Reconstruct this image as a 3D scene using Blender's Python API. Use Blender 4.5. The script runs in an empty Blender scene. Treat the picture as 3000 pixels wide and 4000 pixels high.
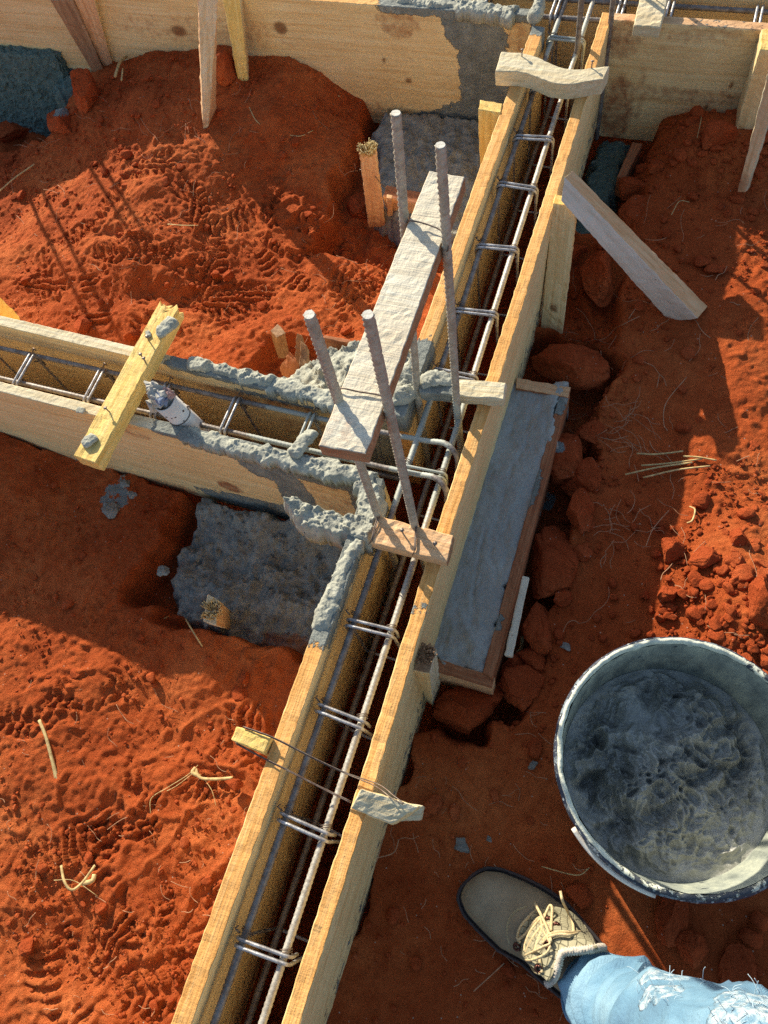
import bpy, math, random
import numpy as np
from mathutils import Vector, Matrix
from mathutils.bvhtree import BVHTree
random.seed(7); rng = np.random.default_rng(7)
sc = bpy.context.scene
COL = sc.collection
# ------------------------------------------------------------------ camera
# world: x along the cross beam, y along the main beam, z up; z=0 is the top edge of the formwork boards
F = 3000.0; CH = 1.15
d1 = Vector((2630, 7600, 3000)).normalized()
dx = Vector((1, -.24, 0)); dx.z = -(dx.x*d1.x + dx.y*d1.y)/d1.z; dx.normalize()
dz = dx.cross(d1); dz = -dz if dz.z > 0 else dz           # in (right, up, forward)
R_ = Vector((dx[0], d1[0], dz[0])); U_ = Vector((dx[1], d1[1], dz[1])); F_ = Vector((dx[2], d1[2], dz[2]))
cam_d = bpy.data.cameras.new('camera'); cam = bpy.data.objects.new('camera', cam_d); COL.objects.link(cam)
cam.matrix_world = Matrix(((R_.x, U_.x, -F_.x, 0), (R_.y, U_.y, -F_.y, 0), (R_.z, U_.z, -F_.z, CH), (0, 0, 0, 1)))
cam_d.sensor_width = 36; cam_d.lens = 27; cam_d.clip_start = .02; cam_d.clip_end = 500
sc.camera = cam
sc.cycles.use_denoising = False          # the denoiser smears the grain of the soil
sc.cycles.sample_clamp_indirect = 1.5
def ray(px, py):
    return R_*(px-1500) + U_*(2000-py) + F_*F
def at(px, py, z=0.):
    r = ray(px, py); t = (z-CH)/r.z
    return Vector((r.x*t, r.y*t, z))
# ------------------------------------------------------------------ light
EL = math.radians(24.2); SX, SY = -.75, .66
sdir = Vector((SX*math.cos(EL), SY*math.cos(EL), math.sin(EL))).normalized()
w = bpy.data.worlds.new('World'); sc.world = w; w.use_nodes = True
nt = w.node_tree; bg = nt.nodes['Background']
sky = nt.nodes.new('ShaderNodeTexSky'); sky.sky_type = 'NISHITA'; sky.sun_disc = False
sky.sun_elevation = EL; sky.sun_rotation = math.atan2(SX, SY)
nt.links.new(sky.outputs[0], bg.inputs[0]); bg.inputs[1].default_value = .115
sl = bpy.data.lights.new('sun', 'SUN'); sl.energy = 5.0; sl.angle = math.radians(.5); sl.color = (1, .90, .72)
so = bpy.data.objects.new('sun', sl); COL.objects.link(so); so.rotation_euler = sdir.to_track_quat('Z', 'Y').to_euler()
sc.view_settings.view_transform = 'Standard'; sc.view_settings.look = 'None'; sc.view_settings.gamma = 1
sc.view_settings.exposure = .72
# ------------------------------------------------------------------ noise
def _h(ix, iy, iz, s):
    n = (ix.astype(np.int64)*374761393 + iy.astype(np.int64)*668265263 + iz.astype(np.int64)*1274126177 + s*974634777) & 0xffffffff
    n = ((n ^ (n >> 13))*1274126177) & 0xffffffff
    n = ((n ^ (n >> 16))*2246822519) & 0xffffffff
    return ((n ^ (n >> 15)) & 0xffffff)/float(0xffffff)*2-1
def vn(p, f, s=0):
    q = np.asarray(p, float)*f
    if q.shape[-1] == 2: q = np.concatenate([q, np.zeros(q.shape[:-1]+(1,))], -1)
    i = np.floor(q).astype(np.int64); t = q-i; t = t*t*(3-2*t)
    r = 0
    zs = (0, 1) if np.any(t[..., 2]) else (0,)
    for a in (0, 1):
        for b in (0, 1):
            for c in zs:
                wgt = (t[..., 0] if a else 1-t[..., 0])*(t[..., 1] if b else 1-t[..., 1])*((t[..., 2] if c else 1-t[..., 2]) if len(zs) > 1 else 1)
                r = r+wgt*_h(i[..., 0]+a, i[..., 1]+b, i[..., 2]+c, s)
    return r
def fbm(p, f, o=4, s=0, g=.5):
    r = 0; a = 1
    for k in range(o): r = r+a*vn(p, f*2**k, s+k*17); a *= g
    return r
def sm(a, b, x):
    t = np.clip((np.asarray(x, float)-a)/(b-a), 0, 1); return t*t*(3-2*t)
# ------------------------------------------------------------------ materials
M = {}
def mat(name):
    m = bpy.data.materials.new(name); m.use_nodes = True; M[name] = m
    n = m.node_tree; return m, n, n.nodes['Principled BSDF']
def nd(n, t, **k):
    o = n.nodes.new(t)
    for a, b in k.items(): setattr(o, a, b)
    return o
def noise(n, vec, scale, detail=5, rough=.55, dist=0):
    o = nd(n, 'ShaderNodeTexNoise'); o.inputs['Scale'].default_value = scale; o.inputs['Detail'].default_value = detail
    o.inputs['Roughness'].default_value = rough; o.inputs['Distortion'].default_value = dist
    n.links.new(vec, o.inputs['Vector']); return o.outputs[0]
def ramp(n, fac, stops):
    o = nd(n, 'ShaderNodeValToRGB'); e = o.color_ramp.elements
    while len(e) < len(stops): e.new(.5)
    for k, (p, c) in enumerate(stops):
        e[k].position = p; e[k].color = (*c, 1) if len(c) == 3 else c
    n.links.new(fac, o.inputs[0]); return o.outputs[0]
def g(v): return (v, v, v)
def mixc(n, fac, a, b):
    o = nd(n, 'ShaderNodeMix', data_type='RGBA')
    for s, v in ((0, fac), (6, a), (7, b)):
        if hasattr(v, 'is_output') or hasattr(v, 'links'): n.links.new(v, o.inputs[s])
        else: o.inputs[s].default_value = v if s == 0 else (*v, 1)
    return o.outputs[2]
def mth(n, op, a, b=0., c=0., clamp=False):
    o = nd(n, 'ShaderNodeMath', operation=op); o.use_clamp = clamp
    for s, v in ((0, a), (1, b), (2, c)):
        if hasattr(v, 'links'): n.links.new(v, o.inputs[s])
        else: o.inputs[s].default_value = v
    return o.outputs[0]
def bump(n, b, hs, prev=None):
    """hs: list of (height socket, distance)"""
    nrm = None
    for h, d in hs:
        o = nd(n, 'ShaderNodeBump'); o.inputs['Distance'].default_value = d; o.inputs['Strength'].default_value = 1
        n.links.new(h, o.inputs['Height'])
        if nrm is not None: n.links.new(nrm, o.inputs['Normal'])
        nrm = o.outputs[0]
    n.links.new(nrm, b.inputs['Normal'])
def coord(n, kind='Object', scale=(1, 1, 1)):
    t = nd(n, 'ShaderNodeTexCoord'); m = nd(n, 'ShaderNodeMapping'); m.inputs['Scale'].default_value = scale
    n.links.new(t.outputs[kind], m.inputs['Vector']); return m.outputs[0]
def attr(n, name):
    a = nd(n, 'ShaderNodeAttribute'); a.attribute_name = name; return a.outputs['Fac']
MORT = [(.3, (.15, .165, .15)), (.55, (.26, .275, .245)), (.75, (.42, .43, .36))]
def wood(name, c1, c2, c3, rough_cut=0., spots=.0, sx=2.2):
    """c1 light, c2 mid, c3 dark grain; attributes mort, dirt and knot stain it where the thing is stained; dirt also paints shade on the trench boards"""
    m, n, b = mat(name)
    v = coord(n, 'Object', (sx, 34, 34)); v1 = coord(n)
    gr = noise(n, v, 3.2, 6, .6, .6); gr2 = noise(n, coord(n, 'Object', (sx*1.5, 160, 160)), 2.5, 3, .6)
    big = noise(n, v1, 7, 4, .6)
    f = mth(n, 'ADD', mth(n, 'MULTIPLY', gr, .62), mth(n, 'MULTIPLY', gr2, .38))
    c = ramp(n, f, [(.34, c3), (.47, c2), (.60, c1)])
    c = mixc(n, mth(n, 'MULTIPLY', ramp(n, big, [(.40, g(0)), (.70, g(1))]), .45), c, tuple(x*k for x, k in zip(c2, (.85, .72, .6))))
    vo = nd(n, 'ShaderNodeTexVoronoi'); vo.inputs['Scale'].default_value = 26; n.links.new(coord(n, 'Object', (.7, 1, 1)), vo.inputs['Vector'])
    if spots: c = mixc(n, ramp(n, vo.outputs['Distance'], [(.05, g(.75)), (.11, g(0))]), c, (.10, .05, .025))
    kn = attr(n, 'knot'); ring = mth(n, 'SINE', mth(n, 'MULTIPLY', kn, 26))
    c = mixc(n, mth(n, 'MULTIPLY', sm_node(n, mth(n, 'ADD', kn, mth(n, 'MULTIPLY', ring, .12)), .1, .75), .85), c, (.20, .085, .03))
    fine = noise(n, v1, 300, 4, .7); mid = noise(n, v1, 60, 5, .65)
    dm = ramp(n, mth(n, 'ADD', attr(n, 'dirt'), mth(n, 'MULTIPLY', mth(n, 'SUBTRACT', mid, .5), .9)), [(.35, g(0)), (.75, g(.85))])
    c = mixc(n, dm, c, (.27, .075, .028))
    sp2 = ramp(n, noise(n, coord(n, 'Object', (.6, 1, 1)), 16, 8, .78), [(.60, g(0)), (.70, g(.38))]); c = mixc(n, sp2, c, tuple(x*k for x, k in zip(c3, (.75, .62, .55))))
    sp3 = ramp(n, noise(n, v1, 48, 6, .8), [(.66, g(0)), (.69, g(.8))]); c = mixc(n, sp3, c, (.22, .10, .05))
    mm = ramp(n, mth(n, 'ADD', attr(n, 'mort'), mth(n, 'MULTIPLY', mth(n, 'SUBTRACT', mid, .5), 1.1)), [(.47, g(0)), (.53, g(1))])
    mc = ramp(n, noise(n, v1, 35, 6, .7), MORT)
    c = mixc(n, mm, c, mc); c = mixc(n, ramp(n, fine, [(.25, g(.22)), (.5, g(0))]), c, (.12, .07, .03))
    n.links.new(c, b.inputs['Base Color']); b.inputs['Roughness'].default_value = .82; b.inputs['Specular IOR Level'].default_value = .25
    hs = [(gr2, .0005+.0006*rough_cut), (fine, .0003+.0006*rough_cut)]
    if rough_cut: hs.append((noise(n, coord(n, 'Object', (1, .25, .25)), 170, 4, .7), .0016*rough_cut))
    hs.append((mth(n, 'MULTIPLY', mm, noise(n, v1, 90, 6, .7)), .006))
    bump(n, b, hs); return m
def sm_node(n, x, a, b_):
    o = nd(n, 'ShaderNodeMapRange', interpolation_type='SMOOTHSTEP'); n.links.new(x, o.inputs[0])
    o.inputs[1].default_value = a; o.inputs[2].default_value = b_; return o.outputs[0]
wood('wood_pale', (.84, .67, .36), (.76, .56, .27), (.59, .38, .16))
wood('wood_pale_spots', (.66, .50, .26), (.57, .40, .18), (.40, .25, .10), spots=1)
wood('wood_sawn', (.82, .48, .18), (.74, .38, .115), (.57, .27, .07), .8)
wood('wood_yellow', (.86, .64, .25), (.78, .53, .16), (.60, .36, .09), .7)
wood('wood_grey', (.74, .69, .55), (.66, .60, .46), (.52, .45, .33), .6)
wood('wood_cream', (.70, .63, .45), (.62, .53, .34), (.47, .36, .20), .6)
wood('wood_brown', (.42, .27, .15), (.33, .19, .10), (.20, .11, .06), .5)
wood('wood_red', (.42, .19, .09), (.33, .12, .05), (.20, .06, .03), .4)
wood('wood_pinkish', (.76, .50, .28), (.68, .40, .20), (.50, .27, .12), .4)
wood('wood_panel', (.88, .69, .37), (.81, .59, .28), (.66, .41, .17), spots=0, sx=1.2)
wood('wood_drygrey', (.74, .62, .50), (.67, .55, .43), (.54, .42, .31))

def soil(name, k=1., q=1.):
    m, n, b = mat(name); v = coord(n, 'Object')
    a = noise(n, v, 4, 5, .6); c_ = noise(n, v, 45, 6, .65); f = noise(n, v, 420, 4, .7)
    c = ramp(n, a, [(.3, (.38*k, .072*k*q, .019*k)), (.5, (.52*k, .112*k*q, .030*k)), (.7, (.68*k, .190*k*q, .056*k))])
    c = mixc(n, mth(n, 'MULTIPLY', ramp(n, c_, [(.42, g(0)), (.66, g(1))]), .45), c, (.30*k, .045*k, .010*k))
    c = mixc(n, ramp(n, f, [(.58, g(0)), (.74, g(.5))]), c, (.66, .26, .10)); c = mixc(n, ramp(n, noise(n, v, 700, 3, .7), [(.30, g(.6)), (.44, g(0))]), c, (.22*k, .035*k, .010*k))
    vo = nd(n, 'ShaderNodeTexVoronoi'); vo.inputs['Scale'].default_value = 70; n.links.new(v, vo.inputs['Vector'])
    sp = mth(n, 'MULTIPLY', ramp(n, vo.outputs['Distance'], [(.07, g(1)), (.10, g(0))]), ramp(n, noise(n, v, 19, 2), [(.50, g(0)), (.56, g(1))]))
    c = mixc(n, sp, c, (.60, .42, .30))
    dt = attr(n, 'mort')
    c = mixc(n, ramp(n, mth(n, 'ADD', dt, mth(n, 'MULTIPLY', mth(n, 'SUBTRACT', c_, .5), 1.5)), [(.5, g(0)), (.56, g(1))]), c, (.27, .29, .27))
    n.links.new(c, b.inputs['Base Color']); b.inputs['Roughness'].default_value = .95; b.inputs['Specular IOR Level'].default_value = .08
    bump(n, b, [(c_, .006), (noise(n, v, 160, 6, .75), .0055), (f, .0026)]); return m
soil('soil')
soil('soil_rock', .95, .90)
def mortar(name, stops, rough, bmp, wetspec=.3, sc_=35, gr=1.):
    m, n, b = mat(name); v = coord(n)
    c = ramp(n, noise(n, v, sc_, 7, .68), stops)
    f = noise(n, v, 260, 5, .75)
    c = mixc(n, mth(n, 'MULTIPLY', ramp(n, f, [(.3, g(1)), (.48, g(0))]), .5), c, tuple(x*.55 for x in stops[0][1]))
    c = mixc(n, ramp(n, mth(n, 'ADD', attr(n, 'dirt'), mth(n, 'MULTIPLY', mth(n, 'SUBTRACT', noise(n, v, 50, 5), .5), 1.)), [(.45, g(0)), (.65, g(.8))]), c, (.24, .085, .04))
    n.links.new(c, b.inputs['Base Color']); b.inputs['Roughness'].default_value = rough; b.inputs['Specular IOR Level'].default_value = wetspec
    bump(n, b, [(noise(n, v, 60, 6, .6), bmp), (noise(n, v, 180, 4, .6), bmp*.4*gr), (f, bmp*.15*gr)]); return m
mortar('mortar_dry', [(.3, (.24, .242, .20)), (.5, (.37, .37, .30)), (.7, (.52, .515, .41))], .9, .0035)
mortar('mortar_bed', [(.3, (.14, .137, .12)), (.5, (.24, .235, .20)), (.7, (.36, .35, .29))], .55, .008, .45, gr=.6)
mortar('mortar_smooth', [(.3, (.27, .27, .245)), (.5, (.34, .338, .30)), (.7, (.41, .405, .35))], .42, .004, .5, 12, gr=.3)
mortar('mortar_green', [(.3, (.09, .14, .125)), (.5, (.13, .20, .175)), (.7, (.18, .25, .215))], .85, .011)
mortar('mortar_wet', [(.3, (.23, .225, .19)), (.5, (.40, .395, .35)), (.72, (.54, .525, .45))], .27, .004, .55, 22, gr=.35)

def simple(name, col, rough=.6, metal=0., nz=None, bd=.0004, bs=200, spec=.4):
    m, n, b = mat(name); v = coord(n)
    c = ramp(n, noise(n, v, nz[0], 5, .65), [(.35, nz[1]), (.62, col)]) if nz else None
    if c: n.links.new(c, b.inputs['Base Color'])
    else: b.inputs['Base Color'].default_value = (*col, 1)
    b.inputs['Roughness'].default_value = rough; b.inputs['Metallic'].default_value = metal; b.inputs['Specular IOR Level'].default_value = spec
    bump(n, b, [(noise(n, v, bs, 4, .6), bd)]); return m
def steel(name, col, dark, metal, rough):
    m, n, b = mat(name); v = coord(n)
    c = ramp(n, noise(n, v, 70, 6, .7), [(.38, dark), (.6, col)])
    mm = ramp(n, mth(n, 'ADD', attr(n, 'mort'), mth(n, 'MULTIPLY', mth(n, 'SUBTRACT', noise(n, v, 90, 4), .5), .8)), [(.45, g(0)), (.55, g(1))])
    c = mixc(n, mm, c, (.36, .38, .33)); n.links.new(c, b.inputs['Base Color'])
    n.links.new(mth(n, 'MULTIPLY', mth(n, 'SUBTRACT', 1, mm), metal), b.inputs['Metallic']); b.inputs['Roughness'].default_value = rough
    bump(n, b, [(noise(n, v, 400, 4), .0004)]); return m
steel('rebar_dark', (.25, .23, .21), (.14, .11, .09), .3, .55)
steel('rebar_sunlit', (.50, .47, .40), (.34, .30, .24), .25, .55)  # lighter copy of the bar steel, sunlight on one cage bar put into colour
steel('stirrup_steel', (.50, .50, .50), (.24, .22, .21), .55, .42)
simple('wire', (.20, .16, .13), .5, .6, (80, (.10, .06, .045)))
simple('cut_steel', (.62, .60, .53), .6, .1, (300, (.40, .37, .30)))
simple('nail', (.20, .16, .13), .5, .5)
simple('straw', (.66, .50, .22), .75, 0, (90, (.38, .25, .10)))
simple('root', (.50, .30, .17), .8, 0, (60, (.38, .17, .08)))
simple('pvc', (.82, .76, .66), .35, 0, (30, (.72, .60, .50)))
simple('paper', (.50, .47, .40), .85, 0, (18, (.30, .29, .26)), .001, 90)
simple('paper_blue', (.20, .25, .36), .85, 0, (30, (.12, .15, .22)), .001, 90)
simple('paper_pink', (.46, .30, .27), .85, 0, (30, (.30, .18, .17)), .001, 90)
simple('leather', (.33, .265, .165), .62, 0, (16, (.21, .165, .10)), .0009, 70)
simple('suede', (.40, .34, .20), .85, 0, (30, (.32, .27, .16)), .0005, 400)
simple('rubber', (.035, .032, .033), .7, 0, (20, (.07, .045, .04)))
simple('lace', (.66, .53, .30), .8, 0, (300, (.42, .30, .15)), .0006, 500)
simple('fleece', (.62, .56, .47), .95, 0, (200, (.45, .38, .30)), .0015, 250)
simple('seam_thread', (.05, .11, .18), .95)
simple('sock', (.02, .025, .05), .95)
simple('eyelet', (.10, .04, .03), .3, .8)
simple('thread', (.38, .50, .58), .95)
steel('rebar_grey', (.43, .41, .33), (.29, .26, .20), .05, .6)
# quilted tongue
m, n, b = mat('quilt'); v = coord(n)
vo = nd(n, 'ShaderNodeTexVoronoi', feature='DISTANCE_TO_EDGE'); vo.inputs['Scale'].default_value = 95; vo.inputs['Randomness'].default_value = .25; n.links.new(v, vo.inputs['Vector'])
e = ramp(n, vo.outputs['Distance'], [(.0, g(0)), (.09, g(1))])
n.links.new(mixc(n, e, (.16, .14, .085), (.33, .30, .19)), b.inputs['Base Color']); b.inputs['Roughness'].default_value = .8
bump(n, b, [(e, .0012)])
# denim
m, n, b = mat('denim'); v = coord(n)
fade = noise(n, v, 9, 4, .55); tw = nd(n, 'ShaderNodeTexWave'); tw.inputs['Scale'].default_value = 260; tw.bands_direction = 'DIAGONAL'; n.links.new(v, tw.inputs['Vector'])
c = ramp(n, fade, [(.34, (.050, .13, .22)), (.5, (.095, .22, .33)), (.66, (.20, .35, .46))])
c = mixc(n, mth(n, 'MULTIPLY', tw.outputs[1], .16), c, (.40, .52, .60))
torn = ramp(n, mth(n, 'ADD', attr(n, 'mort'), mth(n, 'MULTIPLY', mth(n, 'SUBTRACT', noise(n, v, 80, 5), .5), .9)), [(.42, g(0)), (.58, g(1))])
c = mixc(n, torn, c, ramp(n, noise(n, v, 110, 4), [(.4, (.14, .26, .36)), (.6, (.42, .50, .54))])); n.links.new(c, b.inputs['Base Color']); b.inputs['Roughness'].default_value = .9
bump(n, b, [(noise(n, v, 20, 5, .6), .010), (tw.outputs[1], .0003), (mth(n, 'MULTIPLY', torn, noise(n, v, 170, 4)), .003)])
# bucket plastic: dark navy with dried cement splashes
m, n, b = mat('bucket_out'); v = coord(n)
s1 = ramp(n, noise(n, v, 55, 6, .75), [(.52, g(0)), (.57, g(1))])
vo = nd(n, 'ShaderNodeTexVoronoi'); vo.inputs['Scale'].default_value = 120; n.links.new(v, vo.inputs['Vector'])
s2 = ramp(n, vo.outputs['Distance'], [(.22, g(1)), (.28, g(0))])
c = mixc(n, s1, (.022, .030, .055), (.19, .23, .26)); c = mixc(n, mth(n, 'MULTIPLY', s2, .8), c, (.55, .60, .60))
n.links.new(c, b.inputs['Base Color']); b.inputs['Roughness'].default_value = .6; bump(n, b, [(s1, .001), (s2, .001)])
m, n, b = mat('bucket_rim'); v = coord(n)
s1 = ramp(n, mth(n, 'ADD', noise(n, v, 60, 6, .75), mth(n, 'MULTIPLY', attr(n, 'mort'), .35)), [(.52, g(0)), (.56, g(1))])
c = mixc(n, s1, (.045, .055, .07), ramp(n, noise(n, v, 90, 5), [(.3, (.42, .44, .36)), (.6, (.68, .69, .55))]))
n.links.new(c, b.inputs['Base Color']); b.inputs['Roughness'].default_value = .8; bump(n, b, [(s1, .002), (noise(n, v, 150, 5), .002)])
m, n, b = mat('bucket_in'); v = coord(n)
c = ramp(n, noise(n, coord(n, 'Object', (1, 1, .4)), 30, 6, .7), [(.34, (.14, .16, .145)), (.5, (.27, .295, .25)), (.66, (.42, .44, .34))])
sp_ = ramp(n, noise(n, v, 40, 5, .6), [(.66, g(0)), (.69, g(1))]); c = mixc(n, sp_, c, (.03, .04, .05))
n.links.new(c, b.inputs['Base Color']); b.inputs['Roughness'].default_value = .75; bump(n, b, [(noise(n, v, 70, 6), .002)])
# ------------------------------------------------------------------ mesh helpers
def mkmesh(name, V, Fc, mats, fi=None, smooth=True, attrs=None):
    me = bpy.data.meshes.new(name); V = np.asarray(V, np.float32)
    if isinstance(Fc, np.ndarray):
        k = Fc.shape[1]; nf = len(Fc)
        me.vertices.add(len(V)); me.vertices.foreach_set('co', V.ravel())
        me.loops.add(nf*k); me.loops.foreach_set('vertex_index', Fc.astype(np.int32).ravel())
        me.polygons.add(nf); me.polygons.foreach_set('loop_start', np.arange(0, nf*k, k, dtype=np.int32))
        me.update(calc_edges=True)
    else:
        me.from_pydata([tuple(map(float, v)) for v in V], [], Fc)
    for m_ in mats: me.materials.append(M[m_])
    if fi is not None: me.polygons.foreach_set('material_index', np.asarray(fi, np.int32))
    me.polygons.foreach_set('use_smooth', np.full(len(me.polygons), smooth))
    for k_, a in (attrs or {}).items():
        at_ = me.attributes.new(k_, 'FLOAT', 'POINT'); at_.data.foreach_set('value', np.asarray(a, np.float32))
    me.validate(); me.update(); return me
def put(name, me, mw=None, parent=None):
    o = bpy.data.objects.new(name, me); COL.objects.link(o)
    mw = mw or Matrix()
    if parent is not None:
        o.parent = parent; o.matrix_local = WM[parent.name].inverted() @ mw
    else: o.matrix_world = mw
    WM[o.name] = mw; return o
WM = {}
def tag(o, label=None, cat=None, group=None, kind=None):
    for k, v in (('label', label), ('category', cat), ('group', group), ('kind', kind)):
        if v: o[k] = v
    return o
def thing(name, label, cat, loc, group=None):
    o = bpy.data.objects.new(name, None); COL.objects.link(o); o.empty_display_size = .05
    mw = Matrix.Translation(Vector(loc)); o.matrix_world = mw; WM[o.name] = mw
    return tag(o, label, cat, group)
def steps(L, res, e):
    n_ = max(1, int(round((L-2*e)/res))); return np.concatenate([[0], np.linspace(e/L, 1-e/L, n_+1), [1]])
def hexa(name, C, mats=('wood_pale', 'wood_sawn', 'wood_sawn'), res=.012, rough=.0006, e=.0018, parent=None, paint=None, seed=0, top_axis=None, warp=0, extra=None):
    """board or block from 8 world corners: C[0:4] bottom, C[4:8] top, same winding. long axis = 0->1"""
    C = [Vector(c) for c in C]; c0 = sum(C, Vector())/8
    ax = ((C[1]-C[0])+(C[2]-C[3])+(C[5]-C[4])+(C[6]-C[7])).normalized()
    up = ((C[4]-C[0])+(C[5]-C[1])+(C[6]-C[2])+(C[7]-C[3])).normalized()
    ay = up.cross(ax).normalized(); up = ax.cross(ay)
    mw = Matrix(((ax.x, ay.x, up.x, c0.x), (ax.y, ay.y, up.y, c0.y), (ax.z, ay.z, up.z, c0.z), (0, 0, 0, 1)))
    lx = (C[1]-C[0]).length; ly = max((C[3]-C[0]).length, .004); lz = max((C[4]-C[0]).length, .004)
    e = min(e, ly*.2, lz*.2)
    s = [steps(lx, res, e), steps(ly, min(res, ly*.5), e), steps(lz, min(res, lz*.5), e)]
    n = [len(a) for a in s]
    key = {}; P = []; Fc = []; fi = []
    def vid(i, j, k):
        t = (i, j, k)
        if t not in key:
            key[t] = len(P); ext = [(a == 0 or a == n[q]-1) for q, a in enumerate(t)]
            uvw = [s[q][a] for q, a in enumerate(t)]
            if sum(ext) >= 2:
                for q in range(3):
                    if ext[q]: uvw[q] = uvw[q]+(.4 if uvw[q] < .5 else -.4)*e/(lx, ly, lz)[q]
            P.append(uvw)
        return key[t]
    for axis in range(3):
        a, b_ = [q for q in range(3) if q != axis]
        for side in (0, n[axis]-1):
            for i in range(n[a]-1):
                for j in range(n[b_]-1):
                    q = []
                    for di, dj in ((0, 0), (1, 0), (1, 1), (0, 1)):
                        t = [0, 0, 0]; t[axis] = side; t[a] = i+di; t[b_] = j+dj; q.append(vid(*t))
                    if (side == 0) ^ (axis == 1): q.reverse()
                    Fc.append(q); fi.append({0: 2, 1: 0, 2: 1}[axis])
    P = np.array(P); u, v_, w_ = P[:, 0:1], P[:, 1:2], P[:, 2:3]
    Cn = np.array([tuple(c) for c in C])
    bot = (Cn[0]*(1-u)+Cn[1]*u)*(1-v_)+(Cn[3]*(1-u)+Cn[2]*u)*v_
    top = (Cn[4]*(1-u)+Cn[5]*u)*(1-v_)+(Cn[7]*(1-u)+Cn[6]*u)*v_
    W = bot*(1-w_)+top*w_
    sd = seed or (abs(hash(name)) % 91)
    for k in range(3): W[:, k] += rough*fbm(W, 120, 3, sd+k*5)
    if warp: 
        W[:, 0] += warp*vn(W, 2.3, sd+50); W[:, 2] += warp*vn(W, 2.0, sd+51)
    if extra is not None: W = extra(W, P)
    attrs = paint(W) if paint else {}
    inv = np.array(mw.inverted()); Lc = W@inv[:3, :3].T+inv[:3, 3]
    me = mkmesh(name, Lc, np.array(Fc), mats, fi, smooth=False, attrs=attrs)
    return put(name, me, mw, parent)
def quad_px(px, z, th):
    """8 corners from 4 pixel corners of the top face lying at height z (or 4 heights), thickness th straight down"""
    zs = z if isinstance(z, (list, tuple)) else [z]*4
    T = [at(p[0], p[1], zz) for p, zz in zip(px, zs)]
    a = (T[1]-T[0]).cross(T[3]-T[0])
    if a.z < 0: T = [T[1], T[0], T[3], T[2]]
    return [t-Vector((0, 0, th)) for t in T]+T
def board(A, B, th, H, zt=0., side=1):
    """upright board; A,B world xy of one top edge; thickness th to the left(+1)/right(-1) of A->B"""
    A = Vector((A[0], A[1], 0)); B = Vector((B[0], B[1], 0)); d = (B-A).normalized(); nrm = Vector((-d.y, d.x, 0))*th*side
    q = [A, B, B+nrm, A+nrm] if side > 0 else [A+nrm, B+nrm, B, A]
    return [p+Vector((0, 0, zt-H)) for p in q]+[p+Vector((0, 0, zt)) for p in q]
def catmull(P, n_):
    P = [Vector(p) for p in P]; P = [P[0]*2-P[1]]+P+[P[-1]*2-P[-2]]; out = []
    for i in range(1, len(P)-2):
        for k in range(n_):
            t = k/n_; a, b_, c, d = P[i-1:i+3]
            out.append(.5*((2*b_)+(c-a)*t+(2*a-5*b_+4*c-d)*t*t+(3*b_-a-3*c+d)*t**3))
    out.append(P[-2]); return out
def tube_data(pts, r, seg=8, cap=True, rfun=None, flat=1.):
    pts = [Vector(p) for p in pts]; V = []; Fc = []
    t0 = (pts[1]-pts[0]).normalized(); up = Vector((0, 0, 1)) if abs(t0.z) < .9 else Vector((0, 1, 0))
    nrm = (up-t0*up.dot(t0)).normalized(); s = 0
    for i, p in enumerate(pts):
        t = (pts[min(i+1, len(pts)-1)]-pts[max(i-1, 0)]).normalized()
        nrm = (nrm-t*nrm.dot(t)).normalized(); bn = t.cross(nrm)
        if i: s += (p-pts[i-1]).length
        for k in range(seg):
            a = 2*math.pi*k/seg; rr = r*(rfun(s, a, i/(len(pts)-1)) if rfun else 1)
            V.append(p+nrm*(math.cos(a)*rr*flat)+bn*(math.sin(a)*rr))
    for i in range(len(pts)-1):
        for k in range(seg):
            Fc.append((i*seg+k, i*seg+(k+1) % seg, (i+1)*seg+(k+1) % seg, (i+1)*seg+k))
    if cap:
        Fc.append(tuple(range(seg-1, -1, -1))); Fc.append(tuple((len(pts)-1)*seg+k for k in range(seg)))
    return [tuple(v) for v in V], Fc
def tubes(name, lst, mats, parent=None, seg=8, attrsf=None, smooth=True, origin=None):
    """lst: list of (pts, r[, kwargs]) joined in one mesh"""
    V = []; Fc = []
    for it in lst:
        v, f = tube_data(it[0], it[1], seg, **(it[2] if len(it) > 2 else {})); o = len(V); V += v; Fc += [tuple(i+o for i in q) for q in f]
    W = np.array(V); O = np.array(origin if origin is not None else W.mean(0))
    me = mkmesh(name, W-O, Fc, mats, smooth=smooth, attrs=attrsf(W) if attrsf else None)
    return put(name, me, Matrix.Translation(Vector(O)), parent)
def rib(pitch=.0068, h=.15, slant=.0035):
    def f_(s, a, u):
        q = ((s+slant*math.sin(a*2))/pitch) % 1
        return 1+(h if q < .36 else 0)-.0*u+(.08 if abs(math.sin(a)) > .985 else 0)
    return f_
def bar_pts(A, B, step=.0018):
    A = Vector(A); B = Vector(B); n_ = max(2, int((B-A).length/step)); return [A.lerp(B, i/n_) for i in range(n_+1)]
def resample(P, step):
    out = [P[0]]; acc = 0
    for a, b_ in zip(P, P[1:]):
        L = (b_-a).length; n_ = max(1, int(L/step))
        out += [a.lerp(b_, (k+1)/n_) for k in range(n_)]
    return out
import bmesh
_ico = {}
def ico(n_):
    if n_ not in _ico:
        bm = bmesh.new(); bmesh.ops.create_icosphere(bm, subdivisions=n_, radius=1); bm.verts.ensure_lookup_table()
        _ico[n_] = (np.array([v.co[:] for v in bm.verts]), np.array([[v.index for v in f.verts] for f in bm.faces])); bm.free()
    return _ico[n_]
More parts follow.
